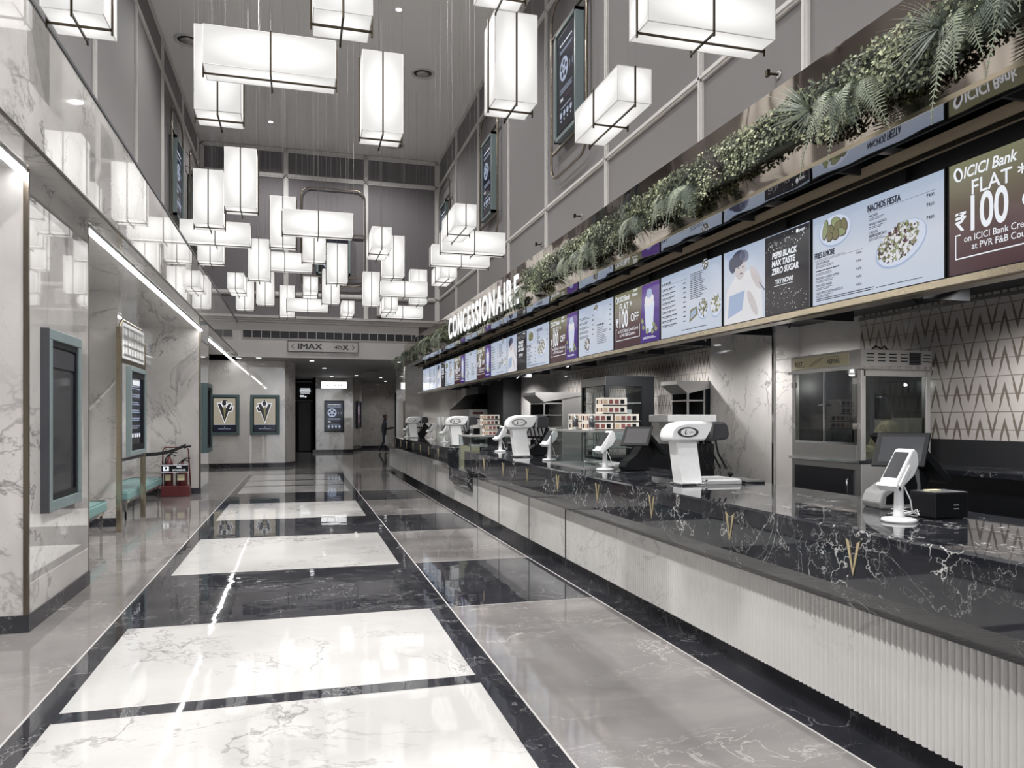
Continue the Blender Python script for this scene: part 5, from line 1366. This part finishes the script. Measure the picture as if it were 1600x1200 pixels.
# steel oven with open shelves
def shelf_unit(loc, X, Y, ztop, label, zs, side='steel'):
    t = empty('steel_rack', loc, 0, label, 'rack', 'steel racks behind the counter')
    q = MB(); q.box(X * .42, X, 0, Y, 0, ztop, side); q.build('body', t, bevel=.02)
    q = MB(); q.box(0, X * .42, Y - .02, Y, .0, ztop, 'black'); q.box(.0, .02, 0, Y, 0, .9, 'black'); q.build('back', t)
    for z in zs:
        q = MB(); q.box(-.01, X * .42, -.005, Y, z, z + .02, 'steel'); q.build('shelf', t)
    q = MB(); q.prism([(-.16, ztop - .02), (-.16, ztop + .03), (X, ztop + .03), (X, ztop), (-.0, ztop - .14)], 1, -.02, Y + .02, 'steel'); q.build('hood', t)
    for x in (0, X * .40):
        q = MB(); q.box(x, x + .02, -.005, .02, 0, ztop, 'steel'); q.build('post', t)
    return t
shelf_unit((4.15, 12.7, 0), .85, .8, 2.02, 'grey steel oven unit with dark open shelves before marble panel', (1.2, 1.42, 1.64, 1.85))
shelf_unit((4.93, 8.99, 0), .60, .42, 2.06, 'steel rack with canopy beside the marble pillar', (1.05, 1.3, 1.58, 1.82), 'black')
# drinks machine behind nearest tower
t = empty('dispenser_bank', (4.3, 8.3, 0), 0, 'white topped dispenser bank with dark levers behind nearest tower', 'dispenser')
q = MB(); q.box(0, .62, 0, .5, 0, 1.28, 'black'); q.build('body', t)
q = MB(); q.box(-.02, .64, -.02, .5, 1.55, 1.64, 'white_plastic'); q.build('top', t, bevel=.01)
q = MB(); q.box(.02, .6, .3, .5, 1.28, 1.55, 'steel'); q.build('panel', t)
for i in range(4):
    q = MB(); q.tube([(.3 + i * .08, -.01, 1.5), (.32 + i * .08, -.03, 1.42), (.36 + i * .08, -.03, 1.34)], .01, 'black', 6); q.build('lever', t)
# hood
t = empty('extractor_hood', (4.6, 20.8, 0), 0, 'dark steel kitchen extractor hood at the far end', 'hood')
q = MB(); q.box(0, .98, 0, 2.9, 1.60, 1.84, 'steel'); q.build('lip', t)
q = MB(); A = [(.0, 0), (.98, 0), (.98, 2.9), (0, 2.9)]; B = [(.4, .6), (.98, .6), (.98, 2.3), (.4, 2.3)]
for j in range(4):
    q.face([(*A[j], 1.84), (*A[(j + 1) % 4], 1.84), (*B[(j + 1) % 4], 2.3), (*B[j], 2.3)], 'dark')
q.box(.4, .98, .6, 2.3, 2.3, 2.66, 'dark_frame'); q.build('cowl', t)
q = MB(); q.box(.05, .95, .05, 2.85, 1.56, 1.6, 'black'); q.build('filter', t)
q = MB(); q.box(.0, .01, .0, .45, 1.72, 1.78, 'red') if False else q.box(.1, .4, -.01, 0, 1.70, 1.77, 'red'); q.build('name_plate', t)
t = empty('cooking_range', (4.7, 20.9, 0), 0, 'black cooking range under the extractor hood', 'range')
q = MB(); q.box(0, .85, 0, 2.7, 0, 1.0, 'black'); q.build('body', t); q = MB(); q.box(-.02, .85, 0, 2.7, 1.0, 1.03, 'steel'); q.build('cooktop', t)
q = MB(); q.box(.1, .3, .3, .7, 1.03, 1.3, 'black'); q.box(.1, .35, 1.0, 1.6, 1.03, 1.25, 'dark_frame'); q.build('burner', t)
b = MB(); b.box(5.1, XB, 19.0, 20.7, 0, 2.66, 'dark'); struct(b, 'wall_kitchen_recess')
# cup dispenser far
t = empty('cup_dispenser', (3.6, 19.2, ZT - .02), 0, 'white four-tube cup dispenser near the counter end', 'dispenser')
q = MB(); q.box(-.22, .22, -.1, .1, 0, .30, 'glass'); q.build('box', t)
for i in range(4):
    q = MB(); q.cyl((-.16 + i * .107, 0, .3), (-.16 + i * .107, 0, .58), .04, 'white_plastic', 14); q.build('tube', t)
# staff side lights
for i, (x, y) in enumerate(((4.75, 4.0), (4.6, 7.0), (4.7, 9.7), (4.6, 12.0), (4.7, 15.0), (4.7, 18.0), (5.2, 25.0))):
    downlight(x, y, 2.66, 'staff side downlight in the kitchen ceiling, %s from the near end' % ORD[i], 260, .05, 160, 'downlights in the kitchen ceiling')

# ------------------------------------------------------------------ distant person
def person():
    t = empty('person', (3.83, 35.8, 0), -PI / 2, 'person in dark clothes walking at far end holding an item', 'person')
    V = [((0, 0, .95), .13), ((0, 0, 1.15), .13), ((0, .02, 1.36), .15), ((0, .03, 1.47), .065), ((0, .05, 1.56), .075), ((0, .06, 1.66), .085),
         ((-.17, .02, 1.38), .07), ((-.22, -.02, 1.14), .05), ((-.17, .18, 1.08), .04), ((.17, .02, 1.38), .07), ((.22, .02, 1.14), .05), ((.15, .24, 1.08), .04),
         ((-.09, 0, .88), .095), ((-.10, .10, .5), .065), ((-.10, .06, .09), .045), ((-.10, .18, .04), .04), ((.09, 0, .88), .095), ((.10, -.02, .48), .065), ((.10, -.24, .13), .045), ((.10, -.14, .05), .04)]
    E = [(0, 1), (1, 2), (2, 3), (3, 4), (4, 5), (2, 6), (6, 7), (7, 8), (2, 9), (9, 10), (10, 11), (0, 12), (12, 13), (13, 14), (14, 15), (0, 16), (16, 17), (17, 18), (18, 19)]
    me = bpy.data.meshes.new('body'); me.from_pydata([v[0] for v in V], E, []); o = bpy.data.objects.new('body', me); C.objects.link(o); o.parent = t
    sk = o.modifiers.new('skin', 'SKIN')
    for i, v in enumerate(V): me.skin_vertices[0].data[i].radius = (v[1], v[1])
    me.skin_vertices[0].data[0].use_root = True
    su = o.modifiers.new('sub', 'SUBSURF'); su.levels = su.render_levels = 1
    M['cloth'] = mat('dark_clothing', (44, 50, 60), .8); me.materials.append(M['cloth'])
    M['skin'] = mat('skin', (130, 104, 92), .6); M['hair'] = mat('dark_hair', (26, 24, 26), .7)
    q = MB(); q.lathe((0, .06, 1.53), [(.02, 0), (.06, .02), (.085, .08), (.09, .13), (.075, .19), (.03, .22)], 'skin', 16)
    q.box(-.012, .012, .14, .17, 1.62, 1.65, 'skin'); q.box(-.105, -.085, .05, .08, 1.62, 1.67, 'skin'); q.box(.085, .105, .05, .08, 1.62, 1.67, 'skin'); q.build('head', t)
    q = MB(); q.box(-.04, -.02, .145, .152, 1.655, 1.665, 'hair'); q.box(.02, .04, .145, .152, 1.655, 1.665, 'hair'); q.box(-.025, .025, .143, .15, 1.585, 1.592, 'hair'); q.build('face', t)
    q = MB(); q.lathe((0, .035, 1.62), [(.095, 0), (.10, .06), (.09, .11), (.04, .145)], 'hair', 16); q.build('hair', t)
    for sgn in (-1, 1):
        q = MB(); cx = sgn * .16; cy = .22 if sgn < 0 else .27
        q.box(cx - .035, cx + .035, cy - .03, cy + .05, 1.06, 1.09, 'skin')
        for k_ in range(4): q.tube([(cx - .028 + k_ * .019, cy + .05, 1.075), (cx - .028 + k_ * .019, cy + .09 - abs(k_ - 1.5) * .008, 1.07), (cx - .028 + k_ * .019, cy + .10, 1.045)], .009, 'skin', 6)
        q.tube([(cx - sgn * .035, cy - .01, 1.075), (cx - sgn * .055, cy + .03, 1.085)], .010, 'skin', 6); q.build('hand', t)
    b = empty('carried_box', (3.83 + .36, 35.8, 1.10), -PI / 2, 'small dark box carried by the distant person', 'box')
    q = MB(); q.box(-.14, .14, -.1, .1, 0, .07, 'black'); q.build('box', b)
person()
